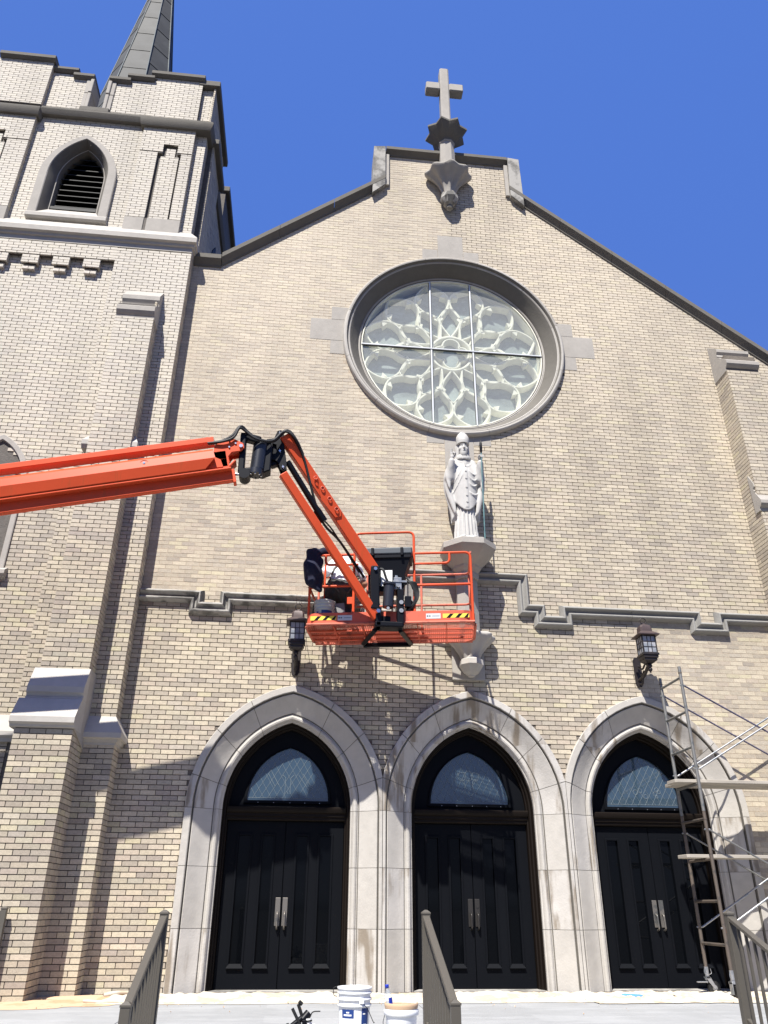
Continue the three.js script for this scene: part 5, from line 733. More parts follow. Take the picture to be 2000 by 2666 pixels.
  part('rail', [P([0.345, 1.045, F], [Rr, 1.045, F], [Rr, 0.02, F - 0.02])], M.orange, G);
  part('rail', [P([0.345, 0.885, F], [0.85, 0.885, F], [0.85, 1.045, F])], M.orange, G);
  part('rail', [P([0.345, 0.56, F], [Rr, 0.56, F], [Rr, 0.56, F - 0.15])], M.orange, G);
  part('rail', [P([L, 1.05, F], [L, 1.05, Bz], [Rr, 1.05, Bz], [Rr, 1.045, F])], M.orangeDusty, G);
  part('rail', [P([L, 0.56, F], [L, 0.56, Bz], [Rr, 0.56, Bz], [Rr, 0.56, F])], M.orangeDusty, G);
  for (const g of [cyl([L, 0.02, Bz], [L, 1.05, Bz], 0.018), cyl([Rr, 0.02, Bz], [Rr, 1.05, Bz], 0.018)]) part('post', g, M.orangeDusty, G);
  for (const g of [cyl([-0.40, 0.02, Bz], [-0.40, 1.05, Bz], 0.018), cyl([0.42, 0.02, Bz], [0.42, 1.05, Bz], 0.018)]) part('post', g, M.orangeDusty, G);
  part('gate_post', [cyl([L + 0.17, 0.02, 0.10], [L + 0.17, 1.04, 0.10], 0.014), box(-0.60, -0.50, 0.30, 0.40, F - 0.015, F + 0.01, 0.004)], M.orange, G);
  // console
  const cs = part('console', [box(-0.40, 0.315, 0.92, 1.07, 0.22, 0.56, 0.015), loft([[[-0.36, 0.92, 0.54], [0.29, 0.92, 0.54], [0.29, 0.92, 0.25], [-0.36, 0.92, 0.25]], [[-0.30, 0.70, 0.50], [0.22, 0.70, 0.50], [0.22, 0.70, 0.28], [-0.30, 0.70, 0.28]], [[-0.30, 0.45, 0.48], [0.20, 0.45, 0.48], [0.20, 0.45, 0.30], [-0.30, 0.45, 0.30]]], true, true, 0.3)], M.black, G);
  part('console_cover', [box(-0.41, 0.325, 0.98, 1.085, 0.21, 0.575, 0.02)], M.greyPlastic, cs);
  part('latch', [box(-0.255, -0.215, 0.95, 1.07, 0.575, 0.60, 0.006), box(0.16, 0.20, 0.95, 1.07, 0.575, 0.60, 0.006)], M.black, cs);
  part('data_plate', box(-0.12, 0.04, 0.52, 0.76, 0.505, 0.51), M.white, cs);
  // hazard stripes and plates on the toe board
  for (const s of [-1, 1]) { const x0 = s < 0 ? -1.10 : 0.73, ht = part('hazard_tape', box(x0, x0 + 0.36, 0.058, 0.118, HD - 0.001, HD + 0.0025), M.yellow, G); const st = []; for (let k = 0; k < 3; k++) { const a = x0 + 0.05 + k * 0.12; st.push(extrude([[a, 0.06], [a + 0.05, 0.06], [a + 0.10, 0.116], [a + 0.05, 0.116]].map(([x, y]) => [Math.min(x, x0 + 0.358), y]), HD + 0.002, HD + 0.004)); } part('black_stripes', st, M.black, ht); const p0 = s < 0 ? -0.72 : 0.50; const lab = part('label_plate', box(p0, p0 + 0.20, 0.05, 0.125, HD - 0.001, HD + 0.003), mat(0.55, 0.56, 0.58, { roughness: 0.4 }), G); part('label_print', [box(p0 + 0.012, p0 + 0.03, 0.078, 0.098, HD + 0.0025, HD + 0.0042), box(p0 + 0.04, p0 + 0.062, 0.08, 0.096, HD + 0.0025, HD + 0.0042), box(p0 + 0.085, p0 + 0.185, 0.084, 0.090, HD + 0.0025, HD + 0.0042)], M.greyPlastic, lab); }
}
// things in the basket -----------------------------------------------------
{
  const b = thing('bucket', 'white plastic bucket with dark blue label standing in the lift basket', 'bucket', [-2.255, 4.44, 0.98], 'white plastic buckets');
  const wall = (s, h) => lathe([[0, 0.003], [0.118 * s, 0.003], [0.122 * s, 0.01], [0.136 * s, h - 0.14], [0.148 * s, h - 0.138], [0.148 * s, h - 0.125], [0.138 * s, h - 0.122], [0.139 * s, h - 0.095], [0.150 * s, h - 0.093], [0.150 * s, h - 0.08], [0.140 * s, h - 0.077], [0.1405 * s, h - 0.05], [0.151 * s, h - 0.048], [0.151 * s, h - 0.036], [0.142 * s, h - 0.033], [0.143 * s, h - 0.016], [0.152 * s, h - 0.014], [0.152 * s, h], [0.139 * s, h], [0.136 * s, h - 0.02], [0.115 * s, 0.01], [0, 0.01]], 40);
  const lab = (s, y0, y1, a0, a1) => { const rs = []; for (const y of [y0, y1]) { const rr = (0.1225 + (y - 0.01) * 0.0612) * s + 0.0012, o = []; for (let k = 0; k <= 10; k++) { const a = lerp(a0, a1, k / 10); o.push([Math.sin(a) * rr, y, Math.cos(a) * rr]); } rs.push(o); } return loft(rs, false, false, 1.2); };
  const blue = mat(0.012, 0.045, 0.20, { roughness: 0.5, map: T.wear });
  part('pail', wall(1, 0.37), mat(0.55, 0.55, 0.50, { roughness: 0.6, map: T.cloth }), b);
  part('label', [lab(1, 0.06, 0.215, -0.35, 0.85), lab(1, 0.10, 0.20, -1.0, -0.7)], blue, b); part('label_print', [lab(1.004, 0.11, 0.13, 0.0, 0.2), lab(1.004, 0.13, 0.17, -0.1, -0.02), lab(1.004, 0.10, 0.12, 0.4, 0.6)], M.white, b);
  part('bail', tube([[0.155, 0.33, 0.0], [0.17, 0.2, 0.06], [0.16, 0.12, 0.09]], 0.004, 12, 5), M.rubber, b);

  // buckets on the landing
  const b2 = thing('bucket', 'white ribbed bucket with two blue labels and a wire handle, left of the centre handrail', 'bucket', [-1.915, 0.001, 3.68], 'white plastic buckets');
  part('pail', wall(0.965, 0.37), M.bucketClean, b2);
  part('label', [lab(0.965, 0.155, 0.215, -0.95, -0.10), lab(0.965, 0.03, 0.225, 0.42, 1.0)], blue, b2); part('label_print', [lab(0.97, 0.17, 0.182, -0.8, -0.25), lab(0.97, 0.19, 0.2, -0.6, -0.4), lab(0.97, 0.10, 0.115, 0.55, 0.85), lab(0.97, 0.18, 0.19, 0.5, 0.7)], M.white, b2);
  part('bail', [tube([[0.05, 0.275, 0.133], [0.10, 0.22, 0.145], [0.15, 0.13, 0.12], [0.165, 0.12, 0.06]], 0.003, 16, 5), tube([[-0.148, 0.30, 0.0], [-0.175, 0.31, 0.0], [-0.178, 0.36, 0.0], [-0.15, 0.37, 0.0]], 0.003, 12, 5)], M.rubber, b2); part('ear', box(0.03, 0.07, 0.255, 0.295, 0.125, 0.143, 0.006), M.bucketClean, b2);
  const b3 = thing('bucket', 'dirty open white pail with a plastic bottle in it, beside the centre handrail', 'bucket', [-1.545, 0.001, 3.90], 'white plastic buckets');
  part('pail', lathe([[0, 0.003], [0.112, 0.003], [0.128, 0.19], [0.142, 0.192], [0.144, 0.226], [0.132, 0.23], [0.131, 0.262], [0.137, 0.266], [0.137, 0.274], [0.127, 0.274], [0.108, 0.01], [0, 0.01]], 40), M.bucketClean, b3);
  part('mortar_residue', lathe([[0.1185, 0.15], [0.1255, 0.26], [0.128, 0.275], [0.138, 0.2755], [0.1385, 0.255], [0.1335, 0.235]], 40), M.dust, b3);
  part('bail', tube([[-0.14, 0.19, 0.03], [-0.155, 0.14, 0.05], [-0.14, 0.09, 0.08]], 0.003, 12, 5), M.rubber, b3);
  const bo = thing('water_bottle', 'clear plastic water bottle with blue cap leaning in the pail by the handrail', 'bottle', [-1.635, 0.19, 3.86]); bo.rotation.z = 0.12; bo.rotation.x = -0.05;
  part('bottle', lathe([[0, 0], [0.03, 0.0], [0.033, 0.01], [0.033, 0.125], [0.03, 0.145], [0.014, 0.172], [0.0125, 0.19], [0, 0.19]], 24), M.bottle, bo);
  part('cap', lathe([[0, 0.184], [0.0165, 0.184], [0.0165, 0.206], [0.015, 0.21], [0, 0.21]], 20), M.blueCap, bo);
  part('label', (() => { const rs = []; for (const y of [0.055, 0.115]) { const o = []; for (let k = 0; k <= 8; k++) { const a = lerp(0.0, 1.6, k / 8); o.push([Math.sin(a) * 0.0336, y, Math.cos(a) * 0.0336]); } rs.push(o); } return loft(rs, false, false, 1.2); })(), mat(0.012, 0.03, 0.30, { roughness: 0.4 }), bo);
  const kit = thing('tool_pail', 'small white pail crammed with black handled masonry tools at the bottom edge', 'tool pail', [-2.335, -0.02, 4.12]);
  part('pail', lathe([[0, 0.003], [0.085, 0.003], [0.098, 0.135], [0.105, 0.137], [0.105, 0.147], [0.096, 0.147], [0.082, 0.01], [0, 0.01]], 32), M.bucket, kit);
  part('tool_handle', [cyl([0.02, 0.13, 0.0], [-0.055, 0.31, 0.03], 0.013, 10), cyl([-0.025, 0.31, 0.03], [-0.05, 0.33, 0.035], 0.014, 10), cyl([0.0, 0.12, 0.04], [-0.10, 0.285, 0.05], 0.012, 10)], M.rubber, kit);
  part('tool_body', [cyl([-0.12, 0.15, 0.04], [-0.02, 0.22, 0.03], 0.022, 12), cyl([-0.135, 0.15, 0.04], [-0.115, 0.155, 0.04], 0.036, 14), box(-0.06, -0.03, 0.08, 0.19, 0.05, 0.08, 0.004), box(-0.02, 0.015, 0.08, 0.21, 0.04, 0.07, 0.004), cyl([-0.02, 0.20, 0.02], [0.03, 0.25, 0.0], 0.03, 12)], M.black, kit);
  part('trowel', [bent([[0.03, 0.20, 0.02], [0.055, 0.255, 0.02], [0.075, 0.262, 0.02], [0.12, 0.262, 0.02]], 0.0045, 0.02)], M.rubber, kit);
  part('wrapped_tool', [cyl([0.035, 0.08, 0.03], [0.028, 0.215, 0.02], 0.026, 12), cyl([0.06, 0.08, 0.02], [0.07, 0.18, 0.01], 0.022, 12)], M.bucket, kit);
  part('tape_band', [cyl([0.034, 0.165, 0.0285], [0.033, 0.178, 0.028], 0.0275, 12), cyl([0.032, 0.195, 0.0268], [0.031, 0.205, 0.026], 0.0275, 12)], M.rubber, kit);

  // jacket over the corner of the basket
  const j = thing('jacket', 'dark navy jacket hung over the left corner rail of the lift basket', 'jacket', [0, -0.02, 0.09]);
  const jf = (x, y, z) => { const q = 0.018 * Math.sin(y * 26 + x * 18) + 0.012 * Math.sin(z * 40 + y * 14) + 0.010 * Math.sin(x * 55); let f = caps(x, y, z, [-2.455, 5.53, 1.0], [-2.46, 5.26, 1.02], 0.085, 0.125); f = smin(f, caps(x, y, z, [-2.46, 5.28, 1.02], [-2.43, 5.10, 1.03], 0.12, 0.10), 0.06); f = smin(f, caps(x, y, z, [-2.37, 5.40, 1.0], [-2.35, 4.98, 1.02], 0.055, 0.04), 0.05); f = smin(f, caps(x, y, z, [-2.44, 5.55, 1.0], [-2.25, 5.575, 1.0], 0.06, 0.045), 0.05); f = smin(f, caps(x, y, z, [-2.46, 5.52, 0.95], [-2.46, 5.25, 0.90], 0.06, 0.07), 0.05); return f + q * 0.6; };
  part('cloth', skin(jf, [-2.68, 4.88, 0.74], [-2.14, 5.72, 1.22], 0.014), M.navy, j);
  const tb2 = thing('tool_bag', 'black bag standing in the left corner of the lift basket', 'bag', [-2.36, 4.44, 0.78]);
  part('bag', loft([[0, 0.06, 0.09], [0.02, 0.068, 0.10], [0.35, 0.066, 0.10], [0.43, 0.05, 0.08], [0.45, 0.03, 0.05]].map(([y, a, b2_]) => { const o = []; for (let k = 0; k < 16; k++) { const t = k / 16 * 6.283; o.push([Math.sign(Math.cos(t)) * Math.pow(Math.abs(Math.cos(t)), 0.6) * a, y, Math.sign(Math.sin(t)) * Math.pow(Math.abs(Math.sin(t)), 0.6) * b2_]); } return o; }), true, true, 0.9), M.rubber, tb2);
  const rp = thing('rope', 'twisted pale rope hanging inside the lift basket beside the worker', 'rope', [0, -0.085, 0.2]);
  part('rope', [0, 1].map((s) => { const o = []; for (let i = 0; i <= 60; i++) { const t = i / 60, a = t * 40 + s * Math.PI; const x = -1.80 - 0.06 * t + 0.03 * Math.sin(t * 5), y = lerp(5.28, 4.55, t), z = 0.88; o.push([x + Math.cos(a) * 0.014, y, z + Math.sin(a) * 0.014]); } return tube(o, 0.014, 160, 6); }), M.rope, rp);
  const pl = thing('board_offcut', 'grey board leaning inside the lift basket behind the bucket', 'board', [-2.02, 4.445, 0.98]); part('board', box(-0.09, 0.09, 0, 0.36, -0.01, 0.01, 0.003).rotateZ(0.14), mat(0.25, 0.25, 0.25), pl);
}
// worker ----------------------------------------------------------------------
{
  const w = thing('person', 'person in white T-shirt, grey trousers and harness, bending over inside the lift basket', 'person', [-0.005, -0.092, 0.20]);
  const hipL = [-2.115, 5.17, 0.62], hipR = [-1.945, 5.15, 0.66], kneeL = [-2.17, 4.88, 0.46], kneeR = [-1.90, 4.86, 0.50], ankL = [-2.13, 4.61, 0.66], ankR = [-1.88, 4.61, 0.72];
  const belly = [-2.02, 5.32, 0.58], chest = [-1.96, 5.60, 0.42], neck = [-1.935, 5.74, 0.30], headC = [-1.925, 5.80, 0.17];
  const shL = [-2.13, 5.63, 0.38], shR = [-1.80, 5.62, 0.34], elL = [-2.335, 5.43, 0.44], elR = [-1.66, 5.40, 0.30], haL = [-2.21, 5.27, 0.28], haR = [-1.76, 5.25, 0.14];
  const torso = (x, y, z, g) => { let f = caps(x, y, z, hipL, hipR, 0.135 + g, 0.135 + g); f = smin(f, caps(x, y, z, [-2.03, 5.18, 0.64], belly, 0.155 + g, 0.150 + g), 0.05); f = smin(f, caps(x, y, z, belly, chest, 0.150 + g, 0.155 + g), 0.05); f = smin(f, caps(x, y, z, shL, shR, 0.085 + g, 0.085 + g), 0.09); return f; };
  const arm = (x, y, z, g) => { let f = 1; for (const [a, b, c] of [[shL, elL, haL], [shR, elR, haR]]) { f = Math.min(f, smin(caps(x, y, z, a, b, 0.062 + g, 0.046 + g), caps(x, y, z, b, c, 0.046 + g, 0.032 + g), 0.03)); } return f; };
  const legs = (x, y, z, g) => { let f = 1; for (const [a, b, c] of [[hipL, kneeL, ankL], [hipR, kneeR, ankR]]) f = smin(f, smin(caps(x, y, z, a, b, 0.105 + g, 0.075 + g), caps(x, y, z, b, c, 0.072 + g, 0.052 + g), 0.04), 0.03); return f; };
  const fingers = (x, y, z) => { let f = 1; for (const [h, s] of [[haL, 1], [haR, -1]]) { f = Math.min(f, caps(x, y, z, h, [h[0] + 0.02 * s, h[1] - 0.055, h[2] - 0.04], 0.034, 0.032)); for (let k = 0; k < 4; k++) { const b = [h[0] + 0.02 * s + (k - 1.5) * 0.02, h[1] - 0.075, h[2] - 0.055], L = [0.06, 0.068, 0.064, 0.05][k]; f = smin(f, caps(x, y, z, b, [b[0], b[1] - L * 0.6, b[2] - L * 0.5], 0.0105, 0.009), 0.006); f = smin(f, caps(x, y, z, [b[0], b[1] - L * 0.6, b[2] - L * 0.5], [b[0], b[1] - L * 0.7, b[2] - L], 0.009, 0.008), 0.004); } f = smin(f, caps(x, y, z, [h[0] + 0.035 * s, h[1] - 0.02, h[2] - 0.01], [h[0] + 0.065 * s, h[1] - 0.07, h[2] - 0.04], 0.013, 0.010), 0.008); } return f; };
  const bodyF = (x, y, z) => { let f = smin(torso(x, y, z, -0.015), arm(x, y, z, 0), 0.03); f = smin(f, legs(x, y, z, -0.012), 0.03); f = smin(f, caps(x, y, z, chest, neck, 0.07, 0.058), 0.05); f = smin(f, caps(x, y, z, neck, headC, 0.056, 0.06), 0.03); f = smin(f, ell(x, y, z, headC, [0.078, 0.10, 0.105]), 0.03); f = smin(f, caps(x, y, z, [headC[0], headC[1] - 0.05, headC[2] - 0.09], [headC[0], headC[1] - 0.08, headC[2] - 0.10], 0.02, 0.024), 0.02); for (const s of [-1, 1]) f = smin(f, ell(x, y, z, [headC[0] + s * 0.08, headC[1] - 0.005, headC[2] + 0.01], [0.014, 0.032, 0.02]), 0.008); return smin(f, fingers(x, y, z), 0.012); };
  part('body', skin(bodyF, [-2.46, 4.54, 0.0], [-1.54, 5.95, 0.88], 0.013), M.skin, w);
  const wr = (x, y, z) => 0.006 * Math.sin(y * 60 + x * 25) + 0.005 * Math.sin(x * 70 - y * 20 + z * 30);
  part('shirt', skin((x, y, z) => { let f = torso(x, y, z, 0.016); const t = (a, b, k) => caps(x, y, z, a, [lerp(a[0], b[0], k), lerp(a[1], b[1], k), lerp(a[2], b[2], k)], 0.085, 0.082); f = smin(f, Math.min(t(shL, elL, 0.55), t(shR, elR, 0.55)), 0.04) + wr(x, y, z) * 0.8; f = Math.max(f, 5.255 - y + 0.35 * (x + 2.0) * -0.6, caps(x, y, z, neck, headC, 0.075, 0.09) * -1 - 0.0); return f; }, [-2.40, 5.14, 0.10], [-1.56, 5.86, 0.90], 0.013), M.shirt, w);
  part('trousers', skin((x, y, z) => { let f = smin(legs(x, y, z, 0.016), torso(x, y, z, 0.006), 0.05) + wr(x, y, z) * 1.1; return Math.max(f, y - 5.29 - 0.2 * (x + 2.0) * -1, 4.60 - y); }, [-2.40, 4.55, 0.28], [-1.70, 5.44, 0.92], 0.013), M.trousers, w);
  part('boot', [ankL, ankR].map((a) => skin((x, y, z) => Math.max(smin(caps(x, y, z, [a[0], 4.56, a[2] + 0.02], [a[0] - 0.01, 4.56, a[2] - 0.16], 0.048, 0.046), caps(x, y, z, a, [a[0], 4.56, a[2]], 0.06, 0.055), 0.04), 4.53 - y), [a[0] - 0.12, 4.50, a[2] - 0.26], [a[0] + 0.12, 4.72, a[2] + 0.12], 0.014)), M.boot, w);
  part('cap', skin((x, y, z) => { let f = Math.max(ell(x, y, z, [headC[0], headC[1] + 0.018, headC[2]], [0.09, 0.10, 0.116]), headC[1] + 0.005 - y); return Math.min(f, Math.max(ell(x, y, z, [headC[0], headC[1] + 0.01, headC[2] - 0.14], [0.075, 0.014, 0.085]))); }, [-2.05, 5.76, -0.06], [-1.80, 5.94, 0.32], 0.011), M.shirt, w, 'white cap');
  const str = (pts, r = 0.013) => tube(pts, r, 30, 6);
  const hs = part('harness', [str([[-2.17, 5.36, 0.72], [-2.11, 5.52, 0.63], [-2.0, 5.62, 0.60], [-1.88, 5.70, 0.47]]), str([[-1.86, 5.34, 0.74], [-1.90, 5.48, 0.68], [-2.0, 5.60, 0.61], [-2.09, 5.70, 0.44]]), str([[-2.19, 5.34, 0.66], [-2.15, 5.20, 0.78], [-2.05, 5.06, 0.80]]), str([[-1.86, 5.30, 0.76], [-1.86, 5.16, 0.82], [-1.93, 5.05, 0.80]])], M.strap, w);
  part('lanyard', [0, 1].map((s) => { const o = []; for (let i = 0; i <= 40; i++) { const t = i / 40, a = t * 30 + s * Math.PI; o.push([-1.86 - 0.03 * t + Math.cos(a) * 0.016, lerp(5.66, 5.36, t), 0.60 + 0.14 * t + Math.sin(a) * 0.016]); } return tube(o, 0.013, 100, 6); }), M.rope, hs);
}
// ------------------------------------------------------------------ scaffold
{
  const X1 = 2.86, X2 = 4.98, ZA = 0.30, ZB = 0.95, s = thing('scaffold', 'rusty tubular rolling scaffold with cross braces in front of the right doorway', 'scaffold', [0, 0, 0]);
  const fr = (x, y0, y1, ru, up = 0) => { const f = part('frame', [cyl([x, y0, ZA], [x, y1 + up, ZA], 0.0225, 12), cyl([x, y0, ZB], [x, y1 + up, ZB], 0.0225, 12), ...ru.map((y) => cyl([x, y, ZA], [x, y, ZB], 0.018, 10))], y0 < 1 ? M.pipe : M.pipeGrey, s); part('coupling', [cyl([x, y1 + up - 0.10, ZA], [x, y1 + up - 0.085, ZA], 0.026, 12), cyl([x, y1 + up - 0.10, ZB], [x, y1 + up - 0.085, ZB], 0.026, 12)], M.pipe, f); return f; };
  for (const x of [X1, X2]) {
    const lo = fr(x, 0.24, 2.12, [0.575, 1.06, 1.545, 2.03]), hi = fr(x, 2.125, 4.02, [2.47, 2.95, 3.43, 3.915], 0.05);
    part('brace_lug', [[0.76, ZA], [0.76, ZB], [1.90, ZA], [1.90, ZB]].map(([y, z]) => cyl([x - 0.035, y, z], [x + 0.045, y, z], 0.011, 8)), M.galv, lo); part('brace_lug', [[2.66, ZA], [2.66, ZB], [3.80, ZA], [3.80, ZB]].map(([y, z]) => cyl([x - 0.035, y, z], [x + 0.045, y, z], 0.011, 8)), M.galv, hi);
    for (const z of [ZA, ZB]) {
      const front = z === ZB;
      const c = part('caster', [cyl([x, 0.20, z], [x, 0.31, z], 0.027, 12), cyl([x, 0.165, z], [x, 0.20, z], 0.035, 14)], M.galv, s, 'galvanised caster with a black wheel'); const wx = x + (front ? 0.0 : 0.05), wz = z + (front ? 0.05 : 0.0);
      if (front) { part('fork', [box(x - 0.045, x - 0.035, 0.06, 0.19, z - 0.02, z + 0.06, 0.004), box(x + 0.035, x + 0.045, 0.06, 0.19, z - 0.02, z + 0.06, 0.004), box(x - 0.045, x + 0.045, 0.17, 0.19, z - 0.03, z + 0.05)], M.galv, c); part('wheel', cyl([x - 0.022, 0.078, wz], [x + 0.022, 0.078, wz], 0.075, 24), M.rubber, c); }
      else { part('fork', [extrude([[x - 0.03, 0.20], [x + 0.02, 0.20], [x + 0.085, 0.08], [x + 0.055, 0.065], [x - 0.01, 0.15]], z + 0.03, z + 0.04), extrude([[x - 0.03, 0.20], [x + 0.02, 0.20], [x + 0.085, 0.08], [x + 0.055, 0.065], [x - 0.01, 0.15]], z - 0.04, z - 0.03), box(x - 0.03, x + 0.02, 0.18, 0.2, z - 0.04, z + 0.04), box(x - 0.16, x - 0.02, 0.135, 0.15, z + 0.01, z + 0.04, 0.004)], M.galv, c); part('wheel', cyl([x + 0.068, 0.078, z - 0.024], [x + 0.068, 0.078, z + 0.024], 0.076, 28), M.rubber, c); part('hub', cyl([x + 0.068, 0.078, z - 0.026], [x + 0.068, 0.078, z + 0.026], 0.032, 16), M.galv, c); }
      part('brake_pin', tube([[x - 0.04, 0.29, z + 0.03], [x - 0.045, 0.24, z + 0.035], [x, 0.225, z + 0.04], [x + 0.045, 0.24, z + 0.035], [x + 0.04, 0.29, z + 0.03]], 0.004, 20, 5), M.galv, c);
    }
  }
  for (const [z, d] of [[ZA, -0.0], [ZB, 0.0]]) for (const [y0, m] of [[0.76, [M.galv, M.pipeGrey]], [2.66, [M.galv, M.bluePipe]]]) { part('cross_brace', cyl([X1 + 0.035, y0, z + 0.012], [X2 - 0.035, y0 + 1.14, z + 0.012], 0.0125, 8), m[0], s); part('cross_brace', cyl([X1 + 0.035, y0 + 1.14, z - 0.015], [X2 - 0.035, y0, z - 0.015], 0.0125, 8), m[1], s); }
  part('warning_tag', box(X1 + 0.022, X1 + 0.05, 0.70, 0.76, ZB - 0.01, ZB + 0.02, 0.004), mat(0.8, 0.25, 0.06), s);
  const plank = (y, z0, z1, x0, label) => { const p = thing('plank', label, 'plank', [0, 0, 0], 'planks on the scaffold'); const c = 0.02; part('board', extrude([[z0, 0.03], [z0 + c, 0], [z1 - c, 0], [z1, 0.03], [z1, 2.85], [z0, 2.85]].map(([z, x]) => [z, x]), 0, 0.042, [], 0.004).applyMatrix4(new THREE.Matrix4().makeBasis(V(0, 0, 1), V(1, 0, 0), V(0, 1, 0)).setPosition(x0, y, 0)), M.wood, p); };
  plank(2.49, 0.62, 0.90, 2.56, 'weathered grey plank on the upper scaffold rungs, nearer to the camera'); plank(2.491, 0.33, 0.60, 2.66, 'weathered grey plank on the upper scaffold rungs, nearer to the wall'); plank(1.565, 0.52, 0.82, 2.60, 'single weathered plank across the lower scaffold rungs');
}
// ------------------------------------------------------------------ handrails
function handrail(x, zb, zf, tb, tf, label, along) {
  const h = thing('handrail', label, 'handrail', [0, 0, 0], 'metal handrails of the steps'); const P = along ? (d, y, o = 0) => [x - (d - zb), y, zb + o] : (d, y, o = 0) => [x + o, y, d];
  const post = (d, top, bot, w = 0.031) => { const [px, , pz] = P(d, 0); const g = part('post', [box(px - w, px + w, bot, top - 0.03, pz - w, pz + w, 0.004)], M.railMetal, h); part('post_cap', [loft([[w + 0.003, top - 0.03], [w + 0.003, top - 0.018], [w * 0.35, top], [0.002, top + 0.001]].map(([q, y]) => [[px - q, y, pz - q], [px + q, y, pz - q], [px + q, y, pz + q], [px - q, y, pz + q]]), true, true, 0.3)], M.railMetal, g); };
  const yr = (d) => lerp(tb - 0.045, tf - 0.045, (d - zb) / (zf - zb)), base = (d) => along ? 0 : d < 4.7 ? 0 : -0.15 * (1 + Math.floor((d - 4.7) / 0.36));
  post(zb, tb, base(zb)); post(zf, tf, Math.min(base(zf), -0.1));
  const bar = (dy, hh, ww) => { const a = P(zb + 0.028, yr(zb + 0.028) + dy), b = P(zf - 0.028, yr(zf - 0.028) + dy); const o = (p, q, r) => along ? [p[0], p[1] + q, p[2] + r] : [p[0] + r, p[1] + q, p[2]]; return loft([a, b].map((p) => [[-hh, -ww], [-hh, ww], [hh * 0.7, ww], [hh, ww * 0.8], [hh, -ww * 0.8], [hh * 0.7, -ww]].map(([q, r]) => o(p, q, r))), true, true, 0.3); };
  part('top_rail', bar(0, 0.016, 0.027), M.railMetal, h); part('bottom_rail', bar(-0.70, 0.014, 0.016), M.railMetal, h);
  const n = Math.round((zf - zb) / 0.105); for (let k = 1; k < n; k++) { const d = lerp(zb, zf, k / n), [px, , pz] = P(d, 0); part('baluster', box(px - 0.0095, px + 0.0095, yr(d) - 0.69, yr(d) - 0.014, pz - 0.0095, pz + 0.0095), M.railMetal, h); }
}
handrail(-3.452, 4.5, 5.62, 0.945, 0.452, 'bronze painted handrail left of the left doorway');
handrail(-1.42, 4.5, 5.66, 0.955, 0.458, 'bronze painted handrail in front of the centre doorway');
handrail(1.10, 4.5, 6.2, 0.962, 0.25, 'bronze painted handrail at the right edge, in front of the scaffold');
handrail(-5.762, 1.0, 2.5, 0.955, 0.35, 'dark railing post at the far left edge beside the tower base', true);

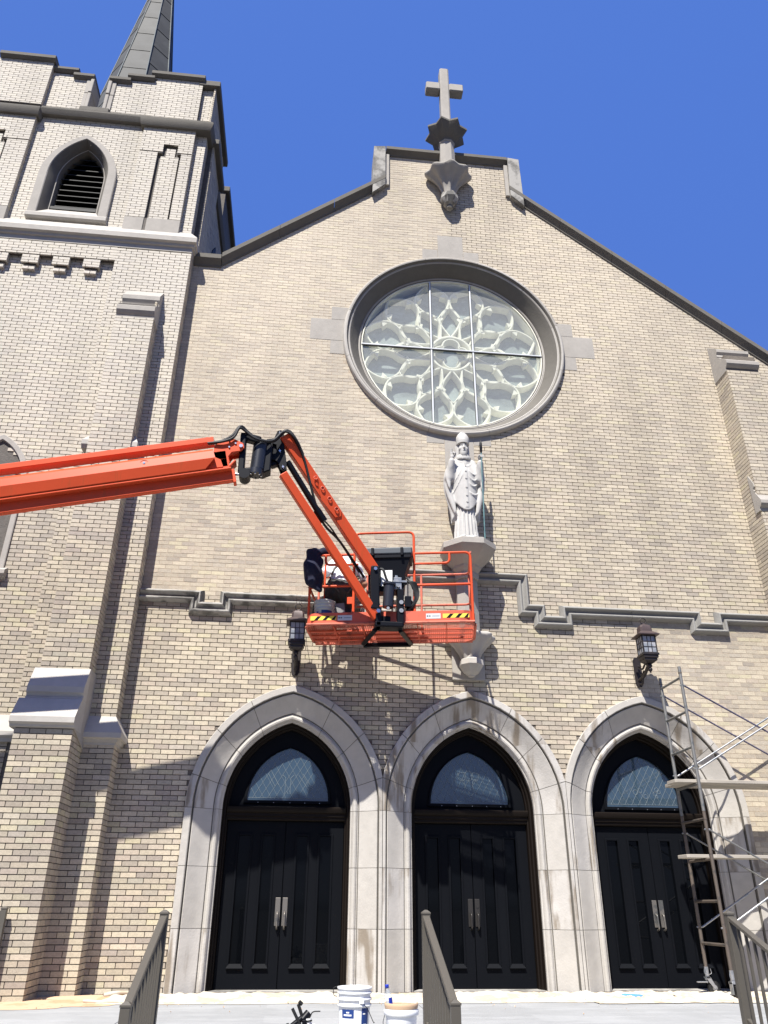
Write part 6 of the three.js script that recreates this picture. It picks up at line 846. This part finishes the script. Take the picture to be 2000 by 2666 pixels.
// ------------------------------------------------------------------ drop cloths, dust and small litter
{
  const sheet = (x0, x1, z0, z1, seed, nx, nz) => { const n1 = fbm(0, 5, 4, seed), n2 = fbm(0, 9, 3, seed + 9); const top = [], rows = []; for (let j = 0; j <= nz; j++) { const r = []; for (let i = 0; i <= nx; i++) { const u = i / nx, v = j / nz, e = Math.min(1, Math.min(v * 12, (1 - v) * 7, u * 40, (1 - u) * 40)); const ex = (n2(u * 2.1, 0.3) - 0.5) * 0.09, ridge = Math.pow(1 - Math.abs(2 * n1(u * 1.7, v * 0.9 + 0.1) - 1), 5) * 0.035 + Math.pow(1 - Math.abs(2 * n2(u * 2.7, v * 0.4) - 1), 8) * 0.02; r.push([lerp(x0, x1, u) + (v - 0.5) * ex, 0.004 + ridge * e + (v > 0.93 ? 0.012 * n1(u * 6, 0.5) * (1 - (v - 0.93) / 0.07) : 0), lerp(z0, z1, v) + (v > 0.5 ? ex * 1.6 : 0)]); } rows.push(r); } return loft(rows, false, false, 0); };
  const smoothSheet = (g) => { g = mergeVertices(g.deleteAttribute ? (g.deleteAttribute('normal'), g) : g); g.computeVertexNormals(); return g; };
  const c1 = thing('drop_cloth', 'cream canvas drop cloth along the foot of the left and centre doorways', 'drop cloth', [0, 0, 0], 'canvas drop cloths'); part('canvas', smoothSheet(sheet(-4.62, 1.15, 0.10, 1.10, 21, 150, 34)), M.cloth, c1);
  const c2 = thing('drop_cloth', 'wrinkled cream drop cloth under the scaffold at the right doorway', 'drop cloth', [0, 0, 0], 'canvas drop cloths'); part('canvas', smoothSheet(sheet(1.05, 4.6, 0.10, 1.27, 63, 130, 40)).translate(0, 0.004, 0), M.cloth, c2);
  const gl = thing('glove', 'bright blue glove lying on the drop cloth before the right doorway', 'glove', [1.66, 0.02, 0.72]); part('palm', [skin((x, y, z) => { let f = ell(x, y, z, [0, 0.015, 0], [0.07, 0.018, 0.05]); for (let k = 0; k < 4; k++) f = smin(f, caps(x, y, z, [0.05, 0.014, (k - 1.5) * 0.024], [0.135 - Math.abs(k - 1.3) * 0.012, 0.012, (k - 1.5) * 0.03], 0.013, 0.011), 0.006); f = smin(f, caps(x, y, z, [-0.02, 0.014, 0.045], [0.03, 0.013, 0.09], 0.014, 0.011), 0.01); return smin(f, ell(x, y, z, [-0.085, 0.016, 0], [0.045, 0.018, 0.04]), 0.02); }, [-0.15, -0.02, -0.09], [0.16, 0.05, 0.12], 0.007)], M.glove, gl);
  const blob = (cx, cz, rx, rz, seed, h) => { const n = noiseGrid(32, seed), rings = []; for (const [k, y] of [[1, 0], [0.9, h * 0.5], [0.6, h], [0.02, h * 1.2]]) { const o = []; for (let i = 0; i < 48; i++) { const a = i / 48 * 6.2832, q = 0.75 + 0.5 * n(Math.cos(a) * 3 + 9, Math.sin(a) * 3 + 9); o.push([cx + Math.cos(a) * rx * q * k, 0.0035 + y, cz + Math.sin(a) * rz * q * k]); } rings.push(o); } return loft(rings, true, false, 0.9); };
  const d = new THREE.Mesh(fin([blob(-5.05, 0.95, 0.85, 0.42, 5, 0.012), blob(-4.6, 0.42, 0.75, 0.26, 8, 0.02), blob(-5.35, 1.25, 0.5, 0.28, 12, 0.008)]), M.dust); d.name = 'mortar_dust'; d.castShadow = d.receiveShadow = true; tag(d, 'orange mortar dust heaped on the landing at the foot of the tower', 'dust', null, 'stuff'); scene.add(d);
  const r = rng(99), cr = []; for (let i = 0; i < 420; i++) { const x = lerp(-5.6, 4.4, r()), z = lerp(0.05, 2.4, r() * r()), s = 0.004 + 0.010 * r() * r(); cr.push(moved(new THREE.TetrahedronGeometry(s, 0).rotateX(r() * 3).rotateY(r() * 3), x, 0.012 + s * 0.2, z)); }
  const cm = new THREE.Mesh(fin(cr), M.dust); cm.name = 'mortar_crumbs'; tag(cm, 'mortar crumbs scattered over the landing and cloths', 'crumbs', null, 'stuff'); scene.add(cm);
  const sc = thing('cloth_roll', 'pale rolled edge of cloth lying on the dust beside the tower base', 'cloth', [0, 0, 0]); part('roll', [tube([[-4.72, 0.03, 1.02], [-4.5, 0.022, 1.05], [-4.1, 0.016, 1.06], [-3.6, 0.012, 1.07]], 0.016, 30, 8), tube([[-4.62, 0.035, 0.50], [-4.5, 0.05, 0.44], [-4.35, 0.04, 0.30], [-4.2, 0.045, 0.2]], 0.026, 24, 8)], M.cloth, sc);
}
renderer.render(scene, camera);
